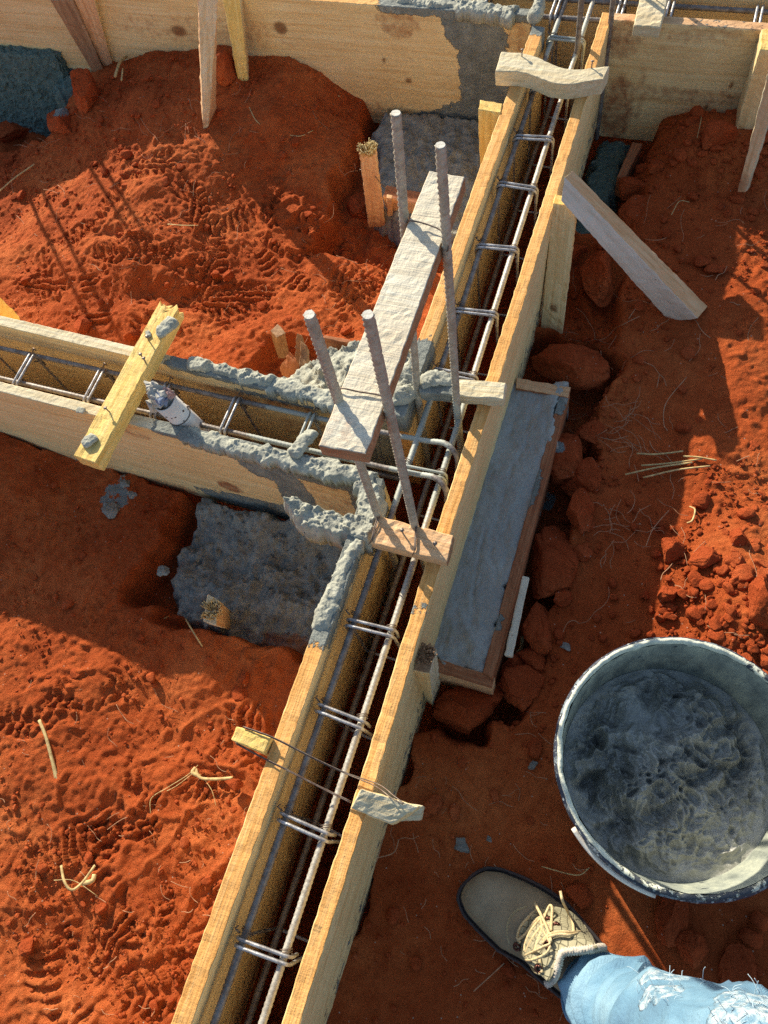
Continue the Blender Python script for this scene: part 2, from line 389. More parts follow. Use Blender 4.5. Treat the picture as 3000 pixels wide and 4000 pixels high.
def rock_shape(seed, n_=4, cuts=16, ns=.07, fine=.03):
    r = np.random.default_rng(seed); V, Fc = ico(n_); P = V.copy()
    for _ in range(cuts):
        q = r.normal(size=3); q /= np.linalg.norm(q); d = r.uniform(.44, .78); k = P@q; over = np.clip(k-d, 0, None); P = P-np.outer(over*.97, q)
    P = P*(1+ns*fbm(V+seed, 1.6, 3, seed)[:, None]+fine*fbm(V*1.+seed, 6, 4, seed+5, .6)[:, None]-.09*np.clip(.16-np.abs(vn(V+seed*2, 2.3, seed+8)), 0, .16)[:, None]*5); return P, Fc
def rock(px, py, size, label, seed, rot=0, zoff=.35, name='dirt_clod', cat='dirt clod', mats='soil_rock', zb=None, mort=None, group=None, ns=.12):
    p = gat(px, py) if zb is None else at(px, py, zb)
    if name == 'dirt_clod' and p.z < -.262 and p.x > -.5: p = at(px, py, -.262)
    if name == 'dirt_clod': size = tuple(q*1.12 for q in size)
    P, Fc = rock_shape(seed, 5, ns=ns*.7); P = P*np.array(size); c, s = math.cos(rot), math.sin(rot)
    P = np.stack([P[:, 0]*c-P[:, 1]*s, P[:, 0]*s+P[:, 1]*c, P[:, 2]], 1)
    a = None
    if mort: a = {'mort': .85*(1-sm(.3, 1.5, np.linalg.norm(P-np.array(mort[:3]), axis=1)/mort[3]))}
    o = put(name, mkmesh(name, P, Fc, [mats], attrs=a), Matrix.Translation(p+Vector((0, 0, size[2]*zoff))))
    return tag(o, label, cat, group)
# ------------------------------------------------------------------ ground
XL, XR = -.373, -.205           # outer faces of the main formwork
XLi, XRi = -.343, -.229
def box(x, y, x0, x1, y0, y1, s=.03):
    return sm(x0-s, x0+s, x)*(1-sm(x1-s, x1+s, x))*sm(y0-s, y0+s, y)*(1-sm(y1-s, y1+s, y))
_rs = random.Random(3); STAMPS = []
def _st(px, py, ang, L, W, kind, d=1.): 
    p = at(px, py, -.25); STAMPS.append((p.x, p.y, math.radians(ang), L, W, kind, d))
for a in [(300, 2690, 20, .22, .09, 0), (130, 2780, 15, .2, .10, 0), (1200, 3300, 75, .2, .09, 2), (520, 3250, 60, .24, .10, 1), (900, 2860, 30, .24, .10, 2), (350, 3150, 140, .2, .1, 2),
          (560, 3420, 110, .26, .1, 1), (250, 3350, 45, .25, .11, 2), (700, 3050, 15, .25, .1, 0), (420, 3700, 80, .26, .1, 1), (150, 3800, 120, .25, .1, 2), (820, 3560, 65, .24, .09, 1),
          (600, 3850, 30, .24, .1, 0), (1050, 2950, 160, .2, .09, 1), (640, 700, 15, .26, .1, 1), (450, 820, 70, .26, .1, 2), (760, 830, 130, .25, .1, 1), (980, 860, 35, .26, .1, 2),
          (1120, 780, 80, .2, .09, 1), (250, 950, 50, .26, .1, 2), (540, 1010, 10, .26, .1, 0), (820, 1010, 100, .26, .1, 1), (1080, 1010, 150, .26, .1, 2), (1250, 900, 60, .2, .09, 0),
          (150, 1100, 20, .25, .1, 1), (640, 1160, 70, .25, .1, 2), (900, 1150, 30, .25, .1, 1), (1450, 1080, 60, .16, .09, 2), (380, 1130, 120, .25, .1, 2), (1180, 840, 10, .22, .1, 2), (1330, 1080, 100, .2, .08, 1),
          (250, 2150, 30, .25, .1, 1, .4), (350, 2450, 70, .25, .1, 2, .4)]: _st(*a)
def ground_z(x, y, detail=True):
    x = np.asarray(x, float); y = np.asarray(y, float); p = np.stack([x, y], -1)
    left = 1-sm(-.40, -.30, x)
    z = -.232-.038*left+.012*fbm(p, 3.1, 3, 3)
    # heap of earth thrown against the back boards
    cx = np.interp(x, [-2.3, -1.9, -1.69, -1.61, -1.42, -1.19, -1.0, -.9, -.77, -.6], [-.40, -.38, -.25, -.225, -.160, -.142, -.160, -.215, -.290, -.32])
    gx = np.interp(x, [-2.3, -1.7, -1.45, -1.25, -.95, -.6], [-.34, -.31, -.255, -.205, -.262, -.29])
    t = sm(1.22, 1.62, y); mound = gx*(1-t)+cx*t
    wgt = sm(.72, 1.15, y)*(1-sm(-.95, -.62, x))
    z = z*(1-wgt)+(mound+.006*fbm(p, 9, 3, 8))*wgt
    # near left earth touching the cross beam
    z = z+np.interp(x, [-1.5, -1.3, -1.07, -.9, -.6], [.045, .045, -.02, .0, .0])*box(x, y, -1.6, -.75, .25, .55, .1)
    # heaps on the right
    z = z+.06*np.exp(-((x-.30)**2/.018+(y-.47)**2/.025))+.018*np.exp(-((x-.24)**2/.01+(y-.75)**2/.12))
    z = z+.05*box(x, y, -.02, .5, 1.50, 1.70, .05)-.03*box(x, y, -.2, -.06, 1.2, 1.7, .03)
    ed = .022*fbm(p, 12, 3, 21)
    def pit(z, x0, x1, y0, y1, f, s=.014):
        k = box(x+ed, y-ed, x0, x1, y0, y1, s); return z*(1-k)+np.minimum(z, f+.014*fbm(p, 18, 3, 31))*k
    z = pit(z, -.30, -.025, .20, 1.00, -.335)          # round the framed footing
    z = pit(z, -.30, -.075, .155, .24, -.33); z = pit(z, -.30, -.03, 1.02, 1.30, -.285)
    z = pit(z, -.845, -.36, .215, .55, -.37)           # round the near left footing
    z = pit(z, -.80, -.36, 1.17, 1.70, -.36)           # back footing
    z = pit(z, -.66, -.36, .60, .84, -.34); z = pit(z, -.82, -.64, .62, .93, -.325); z = z-.022*box(x, y, -1.18, -1.02, .93, .99, .03)-.02*box(x, y, -1.36, -1.27, 1.08, 1.11, .02)
    z = pit(z, -.22, -.07, 1.33, 1.72, -.345); z = pit(z, -2.8, -1.74, 1.47, 1.72, -.46, .03)
    z = pit(z, -1.50, XL+.01, .505, .655, -.45, .006)  # trench under the cross beam
    z = pit(z, XL+.012, XR-.012, -1.0, 1.75, -.46, .006)
    z = pit(z, -3.0, 1.5, 1.71, 1.84, -.40, .006)
    # cleft in the earth beside the lower frame corner
    if detail:
        rough = .35+.65*np.clip(sm(-.30, -.45, x)+sm(.12, .2, x)*sm(.3, .45, y), 0, 1)
        z = z+rough*(.010*fbm(p, 8, 2, 39)+.0036*fbm(p, 24, 4, 41)*sm(-.5, .5, vn(p, 6, 38))+.0018*fbm(p, 110, 2, 44))
        z = z+rough*.004*np.clip(vn(p, 60, 47)-.35, 0, 1)*2
        for (sx_, sy_, an, L, W, kd, dp) in STAMPS:
            c, s = math.cos(an), math.sin(an)
            msk = (np.abs(x-sx_) < .2) & (np.abs(y-sy_) < .2)
            if not msk.any(): continue
            xx = x[msk]-sx_; yy = y[msk]-sy_
            wob = .009*vn(p[msk], 19, 61)+.004*vn(p[msk], 47, 62); wob2 = .012*vn(p[msk], 15, 66)+.004*vn(p[msk], 50, 67)
            u = xx*c+yy*s+wob; v = -xx*s+yy*c+wob2
            r = np.sqrt((u/(L*.5))**2+(v/(W*.5*(1-.25*np.abs(u)/L)))**2)
            mk = (1-sm(.80, 1.0, r))*sm(-.45, .15, vn(p[msk], 19, 71+kd))
            lug = sm(-.75, -.2, np.sin(v*2*math.pi/.042+np.sin(u*40)*.9))
            if kd == 0: pat = np.minimum(np.sin((u+.55*np.abs(v))*2*math.pi/.023), 2*lug-1)
            elif kd == 1: pat = np.where(np.abs(v) < .018, np.sin((v+.3*u)*2*math.pi/.019), np.minimum(np.sin((u-.4*np.abs(v))*2*math.pi/.021), 2*lug-1))
            else:
                rr = np.hypot(u-.13, v*.8); pat = np.minimum(np.sin(rr*2*math.pi/.020), np.sin(np.arctan2(v, u-.13)*9)+.75)
            pat = sm(-.2, .2, pat)
            z[msk] += dp*(mk*(-.006+.0085*pat)+.005*np.exp(-((r-1.05)/.10)**2)*(.5+.5*vn(p[msk], 30, 73)))
    return z
def gat(px, py):
    z = -.25
    for _ in range(6):
        p = at(px, py, z); z = float(ground_z(np.array([p.x]), np.array([p.y]), False)[0])
    return at(px, py, z)
def axis_pts(lo, hi, st, far, f=1.35):
    a = list(np.arange(lo, hi, st)); s = st; v = a[-1]; b_ = []
    while v < far: s *= f; v += s; b_.append(v)
    s = st; v = a[0]; c = []
    while v > -far: s *= f; v -= s; c.append(v)
    return np.array(c[::-1]+a+b_)
gx_ = axis_pts(-1.95, .62, .0034, 60); gy_ = axis_pts(-.62, 1.86, .0034, 60)
GX, GY = np.meshgrid(gx_, gy_, indexing='ij'); GZ = ground_z(GX.ravel(), GY.ravel())
far_ = np.maximum(sm(2.5, 6, np.abs(GX.ravel())), sm(2.6, 6, np.abs(GY.ravel()))); GZ = GZ*(1-far_)+(-.25+.05*vn(np.stack([GX.ravel(), GY.ravel()], -1), .3, 5))*far_
nx_, ny_ = GX.shape; I = np.arange(nx_*ny_).reshape(nx_, ny_)
Q = np.stack([I[:-1, :-1].ravel(), I[1:, :-1].ravel(), I[1:, 1:].ravel(), I[:-1, 1:].ravel()], 1)
P2 = np.stack([GX.ravel(), GY.ravel()], -1)
gm = .0*P2[:, 0]
for (px, py, r) in [(440, 1930, .05), (2130, 1900, .03), (2110, 2480, .02)]:
    q = at(px, py, -.26); gm = np.maximum(gm, .62*(1-sm(r*.5, r*1.2, np.hypot(P2[:, 0]-q.x, P2[:, 1]-q.y))))
tag(put('ground', mkmesh('ground', np.stack([GX.ravel(), GY.ravel(), GZ], -1), Q, ['soil'], attrs={'mort': gm})), kind='structure')
# ------------------------------------------------------------------ formwork boards
def P_(*fns):
    def f_(W):
        d = {}
        for fn in fns:
            for k, v in fn(W).items(): d[k] = np.maximum(d.get(k, 0), v)
        return d
    return f_
def pm_top(y0, y1, zt=-.02, ax=1, amt=.8, soft=.03, att='mort', zs=.012):     # stain on the upper edge between two places
    return lambda W: {att: amt*sm(y0-soft, y0+soft, W[:, ax])*(1-sm(y1-soft, y1+soft, W[:, ax]))*sm(zt-zs, zt+zs, W[:, 2])}
def pm_blob(c, r, amt=.8, att='mort', soft=.6):
    return lambda W: {att: amt*(1-sm(soft, 1.15, np.sqrt((((W-np.array(c))/np.array(r))**2).sum(1))))}
def pm_low(z0, z1, amt=.6, att='dirt'):
    return lambda W: {att: amt*(1-sm(z0, z1, W[:, 2]))}
GF = 'upright formwork boards of the beams'
yJ0, yJ1 = .505, .625
o = hexa('formwork_board', board((-.371, -.95), (-.371, yJ0), .028, .27, 0, -1), ('wood_pale', 'wood_sawn', 'wood_sawn'), .010, .0011, warp=.003, seed=3,
         paint=P_(pm_low(-.27, -.08, .60), pm_top(.20, .56, -.03), lambda W: {'mort': .75*sm(.16, .30, W[:, 1])*sm(-.008, .0, W[:, 2])*sm(-.345-.018, -.345-.024, W[:, 0])}, pm_top(.30, .50, -.1, amt=.3)))  # brown tint low on the board also paints the shade of the trench
tag(o, 'left board of the long beam mould, from the lower edge to the mortar covered junction', 'formwork board', GF)
o = hexa('formwork_board', board((-.371, .628), (-.367, 1.655), .028, .27, 0, -1), ('wood_pale', 'wood_sawn', 'wood_sawn'), .010, .0011, warp=.003, seed=4,
         paint=P_(pm_top(.60, .80, -.06), pm_top(1.62, 1.8, -.05), pm_low(-.27, -.10, .60)))  # lower face browned as well, trench shade put into the dirt tint
tag(o, 'left board of the long beam mould between the column bars and the wide board', 'formwork board', GF)
o = hexa('formwork_board', board((-.205, -.95), (-.201, 1.716), .024, .27, 0, 1), ('wood_pale', 'wood_sawn', 'wood_sawn'), .010, .0011, warp=.0035, seed=5,
         paint=P_(pm_low(-.27, -.18, .45), pm_blob((-.215, .30, 0), (.03, .02, .012), .5), pm_low(-.20, -.14, .42, 'mort')))
tag(o, 'longest board, right side of the long beam mould with orange sawn top edge', 'formwork board', GF)
# cross beam
def poly_board(name, pts_in, pts_out, H, mats, paint, label, seed, bot=None):
    A, B = at(*pts_in[0]), at(*pts_in[1]); C_, D = at(*pts_out[1]), at(*pts_out[0])
    for v in (A, D):                                  # run past the picture edge
        pass
    e_ = (A-B).normalized()*.45; A = A+e_; D = D+e_
    T = [D, C_, B, A]                                 # D->C_ is the outer edge (towards viewer for the front board)
    if (T[1]-T[0]).cross(T[3]-T[0]).z < 0: T = [A, B, C_, D]
    o = hexa(name, [t-Vector((0, 0, H)) for t in T]+T, mats, .008, .0006, warp=.002, seed=seed, paint=paint)
    return tag(o, label, 'formwork board', GF)
front_paint = P_(pm_top(-.80, -.34, -.012, 0), pm_top(-.79, -.70, -.008, 0), pm_blob((-.535, .49, -.17), (.045, .06, .17), .9), pm_blob((-.57, .49, -.05), (.07, .06, .055), .8), pm_blob((-.50, .49, -.24), (.16, .06, .05), .85),
                 pm_blob((-.60, .49, -.26), (.25, .06, .05), .75), pm_blob((-.39, .49, -.15), (.03, .06, .2), .8), pm_blob((-.46, .49, -.03), (.13, .06, .03), .8),
                 pm_blob((-.44, .49, -.11), (.08, .06, .09), .42, 'dirt'), pm_blob((-.70, .49, -.19), (.035, .06, .03), .75, 'dirt'), pm_low(-.30, -.22, .65), pm_blob((-.85, .49, -.04), (.05, .05, .02), .5, 'dirt'))
poly_board('formwork_board', [(0, 1489), (1481, 1847)], [(0, 1524), (1378, 1879)], .30, ('wood_panel', 'wood_cream', 'wood_cream'), front_paint,
           'near board of the cross beam mould, its right half smeared with mortar', 6)
rear_paint = P_(pm_top(-.83, -.42, -.012, 0, soft=.02), pm_blob((-.70, .635, -.05), (.10, .06, .022), .6, 'dirt'), pm_blob((-.58, .635, -.05), (.08, .06, .03), .62, 'dirt'), pm_blob((-.6, .635, -.03), (.12, .06, .015), .6),
                pm_blob((-.5, .635, -.13), (.2, .06, .06), .45, 'dirt'))
poly_board('formwork_board', [(16, 1277), (1297, 1581)], [(0, 1231), (1302, 1537)], .27, ('wood_panel', 'wood_cream', 'wood_cream'), rear_paint,
           'far board of the cross beam mould, grey mortar lumps on its edge', 7)
# back beam
bk = P_(pm_low(-.30, -.20, .5), pm_blob((-.49, 1.69, -.16), (.075, .06, .30), .85), pm_top(-.75, -.3, -.02, 0), pm_blob((-.60, 1.69, -.31), (.14, .06, .045), .8), pm_blob((-.545, 1.69, -.03), (.05, .06, .08), .8), pm_blob((-.47, 1.69, -.30), (.20, .06, .09), .8), pm_blob((-.33, 1.69, -.06), (.06, .06, .12), .8), pm_blob((-1.9, 1.69, -.36), (.25, .06, .17), .85),
        pm_blob((-.70, 1.69, -.04), (.07, .06, .05), .52, 'dirt'), pm_blob((-1.25, 1.69, -.1), (.4, .06, .06), .38, 'dirt'), pm_blob((-.42, 1.69, -.05), (.05, .05, .08), .45, 'dirt'),
        pm_blob((-1.33, 1.69, -.105), (.035, .06, .022), 1., 'knot', .1), pm_blob((-1.02, 1.69, -.075), (.024, .06, .022), 1., 'knot', .3), pm_blob((-.69, 1.69, -.19), (.014, .06, .010), 1., 'knot', .1), pm_blob((-.75, 1.69, -.14), (.01, .06, .009), 1., 'knot', .1))
o = hexa('formwork_board', board((-2.75, 1.70), (-.372, 1.690), .025, .33, 0, 1), ('wood_panel', 'wood_sawn', 'wood_sawn'), .008, .0006, warp=.002, paint=bk, seed=8)
tag(o, 'wide knotty board standing behind the heap of red earth with a grey mortar stain', 'formwork board', GF)
o = hexa('formwork_board', board((-.200, 1.692), (1.2, 1.684), .025, .30, 0, 1), ('wood_panel', 'wood_pinkish', 'wood_sawn'), .008, .0006, warp=.001, seed=9,
         paint=P_(pm_blob((-.16, 1.69, -.22), (.05, .05, .12), .62, 'dirt'), pm_blob((.0, 1.69, -.165), (.6, .05, .022), .50, 'dirt', .8), pm_blob((-.165, 1.69, -.04), (.05, .05, .06), .55, 'dirt'), pm_top(-.05, .2, -.004, 0, .55, .04), pm_blob((.06, 1.69, -.02), (.25, .05, .03), .42, 'dirt'), pm_blob((-.11, 1.69, -.17), (.022, .05, .15), .5, 'dirt', .2), pm_low(-.30, -.27, .4, 'mort'),
                  pm_blob((.08, 1.69, -.13), (.007, .05, .014), 1., 'knot', .1), pm_blob((.04, 1.69, -.19), (.008, .05, .012), 1., 'knot', .1)))
tag(o, 'brown stained board right of the long beam with a darker band across its middle', 'formwork board', GF)
o = hexa('formwork_board', board((-2.75, 1.836), (1.2, 1.822), .025, .30, 0, 1), ('wood_panel', 'wood_sawn', 'wood_sawn'), .02, .0005, seed=10)
tag(o, 'far board behind the reinforcing bars at the top right corner', 'formwork board', GF)
# ------------------------------------------------------------------ cleats, planks, stakes
def nail(p, parent, h=.012, tilt=(0, 0)):
    p = Vector(p); t = p+Vector((tilt[0], tilt[1], h))
    tubes('nail', [([p-Vector((0, 0, .004)), t], .0013), ([t, t+(t-p).normalized()*.0013], .0036)], ['nail'], parent, 8)
GC = 'cross cleats nailed over the beam moulds'
def cleat(px, z, th, mats, label, nails=(), seed=1, paint=None, extra=None, res=.008, rough=.0012, name='cleat', cat='wooden cleat', group=GC):
    C = quad_px(px, z, th); c0 = sum(C[:4], Vector())/4
    t = thing(name, label, cat, c0, group)
    hexa('plank', C, mats, res, rough, parent=t, paint=paint, seed=seed, extra=extra)
    for (x, y, tx, ty) in nails:
        nail(at(x, y, (z if not isinstance(z, (list, tuple)) else z[0])), t, .013, (tx, ty))
    return t
cleat([(374, 1809), (692, 1215), (629, 1166), (285, 1782)], .032, .032, ('wood_yellow',)*3, 'yellow cleat splashed with mortar across the cross beam beside the plastic pipe',
      [(580, 1330, .003, 0), (570, 1420, 0, .003), (430, 1610, -.003, 0), (560, 1400, .0, 0)], 11, extra=lambda W, P: W+np.stack([0*W[:, 0], np.clip(W[:, 1]-.69, 0, 1)*.35*(vn(W, 70, 5)), 0*W[:, 0]], 1))
cleat([(1446, 2119), (1745, 2195), (1774, 2093), (1484, 2016)], .026, .025, ('wood_pinkish', 'wood_pinkish', 'wood_brown'), 'pinkish cleat wired to two upright bars at the near side of the junction',
      [(1694, 2128, .004, -.002), (1574, 2083, 0, 0)], 12)
cleat([(1640, 1533), (1968, 1560), (1980, 1494), (1630, 1466)], .026, .025, ('wood_cream', 'wood_cream', 'wood_cream'), 'short pale cleat with mortar on its left half at the far side of the junction', [], 13,
      paint=pm_blob((-.315, .69, .02), (.06, .06, .05), .8))
def wavy(W, P):
    u = P[:, 0]; s = .018*np.sin(u*math.pi*1.0)*np.sin((u-.5)*5.2+.4); W = W.copy(); W[:, 1] -= s*1.0+.010*np.sin(u*math.pi); return W
cleat([(1934, 278), (2357, 309), (2382, 259), (1958, 200)], .036, .035, ('wood_cream',)*3, 'curved pale offcut nailed across the far end of the long beam', [(2038, 222, 0, .004), (2310, 268, 0, .004)], 14, extra=wavy, rough=.0008)
cleat([(2475, 97), (2581, 105), (2625, -75), (2519, -90)], .026, .025, ('wood_cream',)*3, 'pale cleat with slanting shadows crossing the back beam at the top edge', [(2565, 5, 0, .003)], 15)
cleat([(1330+30, 1+2190), (1400, 2205), (1400, 2190), (1360, 2180)], -.27, .02, ('wood_brown',)*3, 'thin wood chip lying on the left footing', [], 16, name='wood_chip', cat='wood chip', group=None)
cleat([(1241, 1741), (1430, 1775), (1818, 689), (1676, 665)], [.375, .375, .385, .385], .024, ('wood_brown', 'wood_grey', 'wood_brown'), 'long weathered grey plank wired high between the four upright bars', [], 17,
      name='weathered_plank', cat='plank', group=None, rough=.0008, res=.007, paint=P_(pm_blob((-.33, .38, .375), (.07, .05, .05), .42, 'dirt')))
# little blocks tied with wire through the mould
C = quad_px([(900, 2890), (1031, 2945), (1058, 2880), (913+10, 2836)], .012, .045)
hexa('anchor_block', C, ('wood_yellow',)*3, .006, .0012, seed=18)
tag(bpy.data.objects['anchor_block'], 'yellow anchor block outside the left board held by twisted wire', 'wood block', 'anchor blocks of the wire tie')
C = quad_px([(1369, 3155), (1530, 3222), (1640, 3150), (1410, 3080)], [.034, .02, .02, .04], .030)
o = hexa('anchor_block', C, ('wood_pale', 'wood_cream', 'wood_pale'), .005, .0012, seed=19)
tag(o, 'pale broken anchor block lying on the right board held by twisted wire', 'wood block', 'anchor blocks of the wire tie')
C = quad_px([(1560, 3205), (1640, 3200), (1655, 3146), (1545, 3135)], [.0, -.02, -.02, .0], .028)
hexa('split_end', C, ('wood_cream',)*3, .006, .0015, parent=o, seed=20)
def zz(p, z): return tuple(at(p[0], p[1], z))
wp = [[zz((950, 2838), .014), zz((1067, 2880), .016), zz((1230, 2962), .012), zz((1355, 3020), .01), zz((1480, 3065), .014), zz((1540, 3110), .03), zz((1578, 3138), .036)],
      [zz((953, 2842), .012), zz((1067, 2884), .014), zz((1230, 2966), .010), zz((1355, 3024), .01), zz((1465, 3070), .02), zz((1530, 3118), .032), zz((1574, 3142), .034)],
      [zz((920, 2900), -.01), zz((1035, 2962), .004), zz((1140, 3015), .006), zz((1250, 3072), .006), zz((1370, 3130), .01)],
      [zz((922, 2906), -.012), zz((1035, 2966), .002), zz((1140, 3019), .006), zz((1250, 3076), .006), zz((1370, 3136), .01)]]
o = tubes('tie_wire', [(catmull(p, 8), .0009) for p in wp], ['wire'], None, 6); tag(o, 'thin doubled wire stretched across the long beam between two small blocks', 'wire')

GS = 'stakes holding the moulds'
def stake(top, zt, bot, zb, mats, label, seed=1, paint=None, name='stake', rough=.0014, cat='wooden stake', e2=None, res=.009, group=GS):
    """top,bot: 4 pixel corners each"""
    T = [at(*p, z) for p, z in zip(top, zt if isinstance(zt, (list, tuple)) else [zt]*4)]; B = [at(*p, z) for p, z in zip(bot, zb if isinstance(zb, (list, tuple)) else [zb]*4)]
    # long axis first for the grain: order so that 0->1 runs down the stake
    C = [T[0], B[0], B[3], T[3], T[1], B[1], B[2], T[2]]
    if (C[1]-C[0]).cross(C[3]-C[0]).dot(C[4]-C[0]) < 0: C = [C[4], C[5], C[6], C[7], C[0], C[1], C[2], C[3]]
    o = hexa(name, C, mats, res, rough, seed=seed, paint=paint); return tag(o, label, cat, group)
def stakeV(top, zt, zb, mats, label, seed=1, shift=(0, 0), taper=1., **k):
    T = [at(*p, zt) for p in top]; c = sum(T, Vector())/4
    B = [Vector(((t.x-c.x)*taper+c.x+shift[0], (t.y-c.y)*taper+c.y+shift[1], zb)) for t in T]
    C = [T[0], B[0], B[3], T[3], T[1], B[1], B[2], T[2]]
    if (C[1]-C[0]).cross(C[3]-C[0]).dot(C[4]-C[0]) < 0: C = [C[4], C[5], C[6], C[7], C[0], C[1], C[2], C[3]]
    o = hexa(k.pop('name', 'stake'), C, mats, .009, .0013, seed=seed, paint=k.get('paint')); return tag(o, label, 'wooden stake', GS)
Y3 = ('wood_yellow',)*3; CR = ('wood_cream',)*3; BR = ('wood_brown',)*3; RD = ('wood_red',)*3; PN = ('wood_pale',)*3
stakeV([(1866, 428), (1957, 442), (1963, 405), (1878, 388)], .004, -.34, Y3, 'bright yellow stake outside the left board near the curved offcut', 21)
stakeV([(2159, 795), (2256, 808), (2262, 775), (2168, 757)], .004, -.26, ('wood_pale', 'wood_pale', 'wood_yellow'), 'stake with a round knot standing on the right side of the long beam', 22, shift=(.010, -.100), paint=pm_blob((-.172, 1.075, -.205), (.012, .03, .010), 1., 'knot', .3))
# diagonal brace
S1, S4 = at(2205, 692, .050), at(2728, 1246, -.205); A1, A4 = at(2190, 785, .03), at(2612, 1257, -.235); B4 = at(2768, 1196, -.215); B1 = S1+(B4-S4)*.6
D1 = A1+B1-S1; D4 = A4+B4-S4
C = [D1, D4, B4, B1, A1, A4, S4, S1]
o = hexa('brace', C, ('wood_pinkish', 'wood_drygrey', 'wood_cream'), .01, .0012, seed=23); tag(o, 'grey diagonal brace leaning from the knotted stake down to the red earth', 'brace')
stake([(770, -120), (860, -120), (850, -150), (765, -150)], [.20, .20, .22, .22], [(795, 548), (812, 540), (845, 470), (788, 478)], [-.215, -.215, -.2, -.2], ('wood_cream', 'wood_pinkish', 'wood_cream'), 'tall narrow stake with a pointed foot driven into the shaded earth', 24, paint=pm_low(-.2, -.05, .5))
stake([(858, -60), (930, -60), (940, -90), (870, -90)], [.04]*4, [(930, 322), (972, 318), (975, 290), (930, 290)], [-.16, -.16, -.18, -.18], ('wood_yellow', 'wood_pale', 'wood_yellow'), 'yellowish stake leaning on the wide board just right of the tall pointed stake', 25)
stake([(195, 0), (285, 0), (290, -50), (200, -50)], [-.01, -.01, -.01, -.01], [(368, 290), (412, 290), (412, 270), (368, 265)], [-.24, -.24, -.26, -.26], BR, 'dark weathered stake leaning on the wide board above the green mortar', 26, paint=pm_low(-.3, -.1, .42, 'mort'))
stake([(275, -20), (362, -20), (362, -50), (275, -50)], [.0]*4, [(412, 278), (448, 276), (448, 262), (410, 262)], [-.24, -.24, -.26, -.26], ('wood_pinkish', 'wood_panel', 'wood_yellow'), 'light stake pressed beside the dark weathered stake at upper left', 27)
stakeV([(2968, 195), (3060, 200), (3065, 115), (2975, 112)], .006, -.30, ('wood_pale', 'wood_pale', 'wood_yellow'), 'yellow topped stake standing against the brown stained board at the right edge', 28)
stake([(3010, 240), (3080, 240), (3090, 200), (3020, 200)], [.02]*4, [(2880, 752), (2912, 752), (2930, 730), (2895, 720)], [-.20]*4, ('wood_pinkish', 'wood_cream', 'wood_pinkish'), 'narrow pointed stake leaning outward near the right edge', 29, paint=pm_low(-.2, -.12, .6))
stake([(1403, 600), (1465, 605), (1470, 575), (1410, 568)], [-.03]*4, [(1440, 890), (1508, 885), (1505, 860), (1440, 860)], [-.33]*4, ('wood_pinkish', 'wood_pinkish', 'wood_cream'), 'short stake with a frayed hammered head left of the back footing', 30, paint=P_(pm_low(-.34, -.22, .5)))
stake([(1512, 775), (1532, 778), (1532, 760), (1512, 758)], [-.2]*4, [(1515, 870), (1535, 872), (1535, 860), (1515, 860)], [-.33]*4, ('wood_pinkish',)*3, 'small peg behind the frayed stake at the back footing', 31)
stake([(792, 2425), (845, 2445), (860, 2350), (810, 2320)], [-.15]*4, [(840, 2450), (900, 2460), (905, 2390), (860, 2375)], [-.33]*4, ('wood_cream', 'wood_pinkish', 'wood_cream'), 'stubby stake with a frayed head at the edge of the left footing', 32)
stake([(1611, 2618), (1678, 2628), (1706, 2533), (1648, 2506)], [-.03]*4, [(1636, 2712), (1692, 2762), (1722, 2690), (1670, 2650)], [-.27]*4, ('wood_pale', 'wood_cream', 'wood_brown'), 'dark topped stake against the right board below the framed footing', 33)
stake([(1055, 1290), (1085, 1262), (1115, 1300), (1080, 1320)], [-.14]*4, [(1085, 1400), (1115, 1400), (1130, 1380), (1105, 1370)], [-.27]*4, BR, 'brown stub of a stake standing behind the mortar covered cross beam', 34)
stake([(0, 1160), (0, 1215), (75, 1262), (75, 1235)], [-.06, -.1, -.12, -.1], [(-60, 1200), (-60, 1260), (70, 1275), (75, 1265)], [-.2]*4, Y3, 'yellow stake end poking out behind the cross beam at the left edge', 35)
# frayed heads
def fray(c, r, n_, label, mats='straw'):
    L = []
    for _ in range(n_):
        a = random.uniform(0, 6.28); q = random.random()**.5*r; b_ = Vector(c)+Vector((math.cos(a)*q, math.sin(a)*q, 0))
        t = b_+Vector((math.cos(a)*random.uniform(.002, .008), math.sin(a)*random.uniform(.002, .008), random.uniform(.004, .014)))
        L.append(([b_-Vector((0, 0, .004)), b_.lerp(t, .5)+Vector((0, 0, .002)), t], .0011))
    return L
st = [o for o in COL.objects if o.name.startswith('stake')]
def child_fray(frag, c, r, n_, mt='straw'):
    p = next(o for o in COL.objects if frag in str(o.get('label', ''))); tubes('frayed_head', fray(c, r, n_, ''), [mt], p, 4)
child_fray('hammered head left', at(1437, 587, -.025), .018, 110); child_fray('stubby stake', at(830, 2385, -.145), .018, 90)
child_fray('dark topped', at(1662, 2560, -.028), .014, 50, 'wood_brown')
# splintered offcuts behind the mortar
for k, (tp, bt, lab) in enumerate([([(1090, 1440), (1140, 1475), (1160, 1405), (1130, 1370)], None, 'red stained offcut lying nearest to the brown stub'), ([(1165, 1470), (1200, 1490), (1200, 1350), (1175, 1330)], None, 'splintered offcut in the middle of the three behind the cross beam'),
                                   ([(1150, 1400), (1170, 1410), (1180, 1310), (1160, 1300)], None, 'thin upright splinter between the offcuts and the plank')]):
    C = quad_px([tp[0], tp[3], tp[2], tp[1]], [-.16, -.10, -.10, -.16], .022); o = hexa('offcut', C, (RD, BR, BR)[k], .007, .002, seed=40+k); tag(o, lab, 'wood offcut')
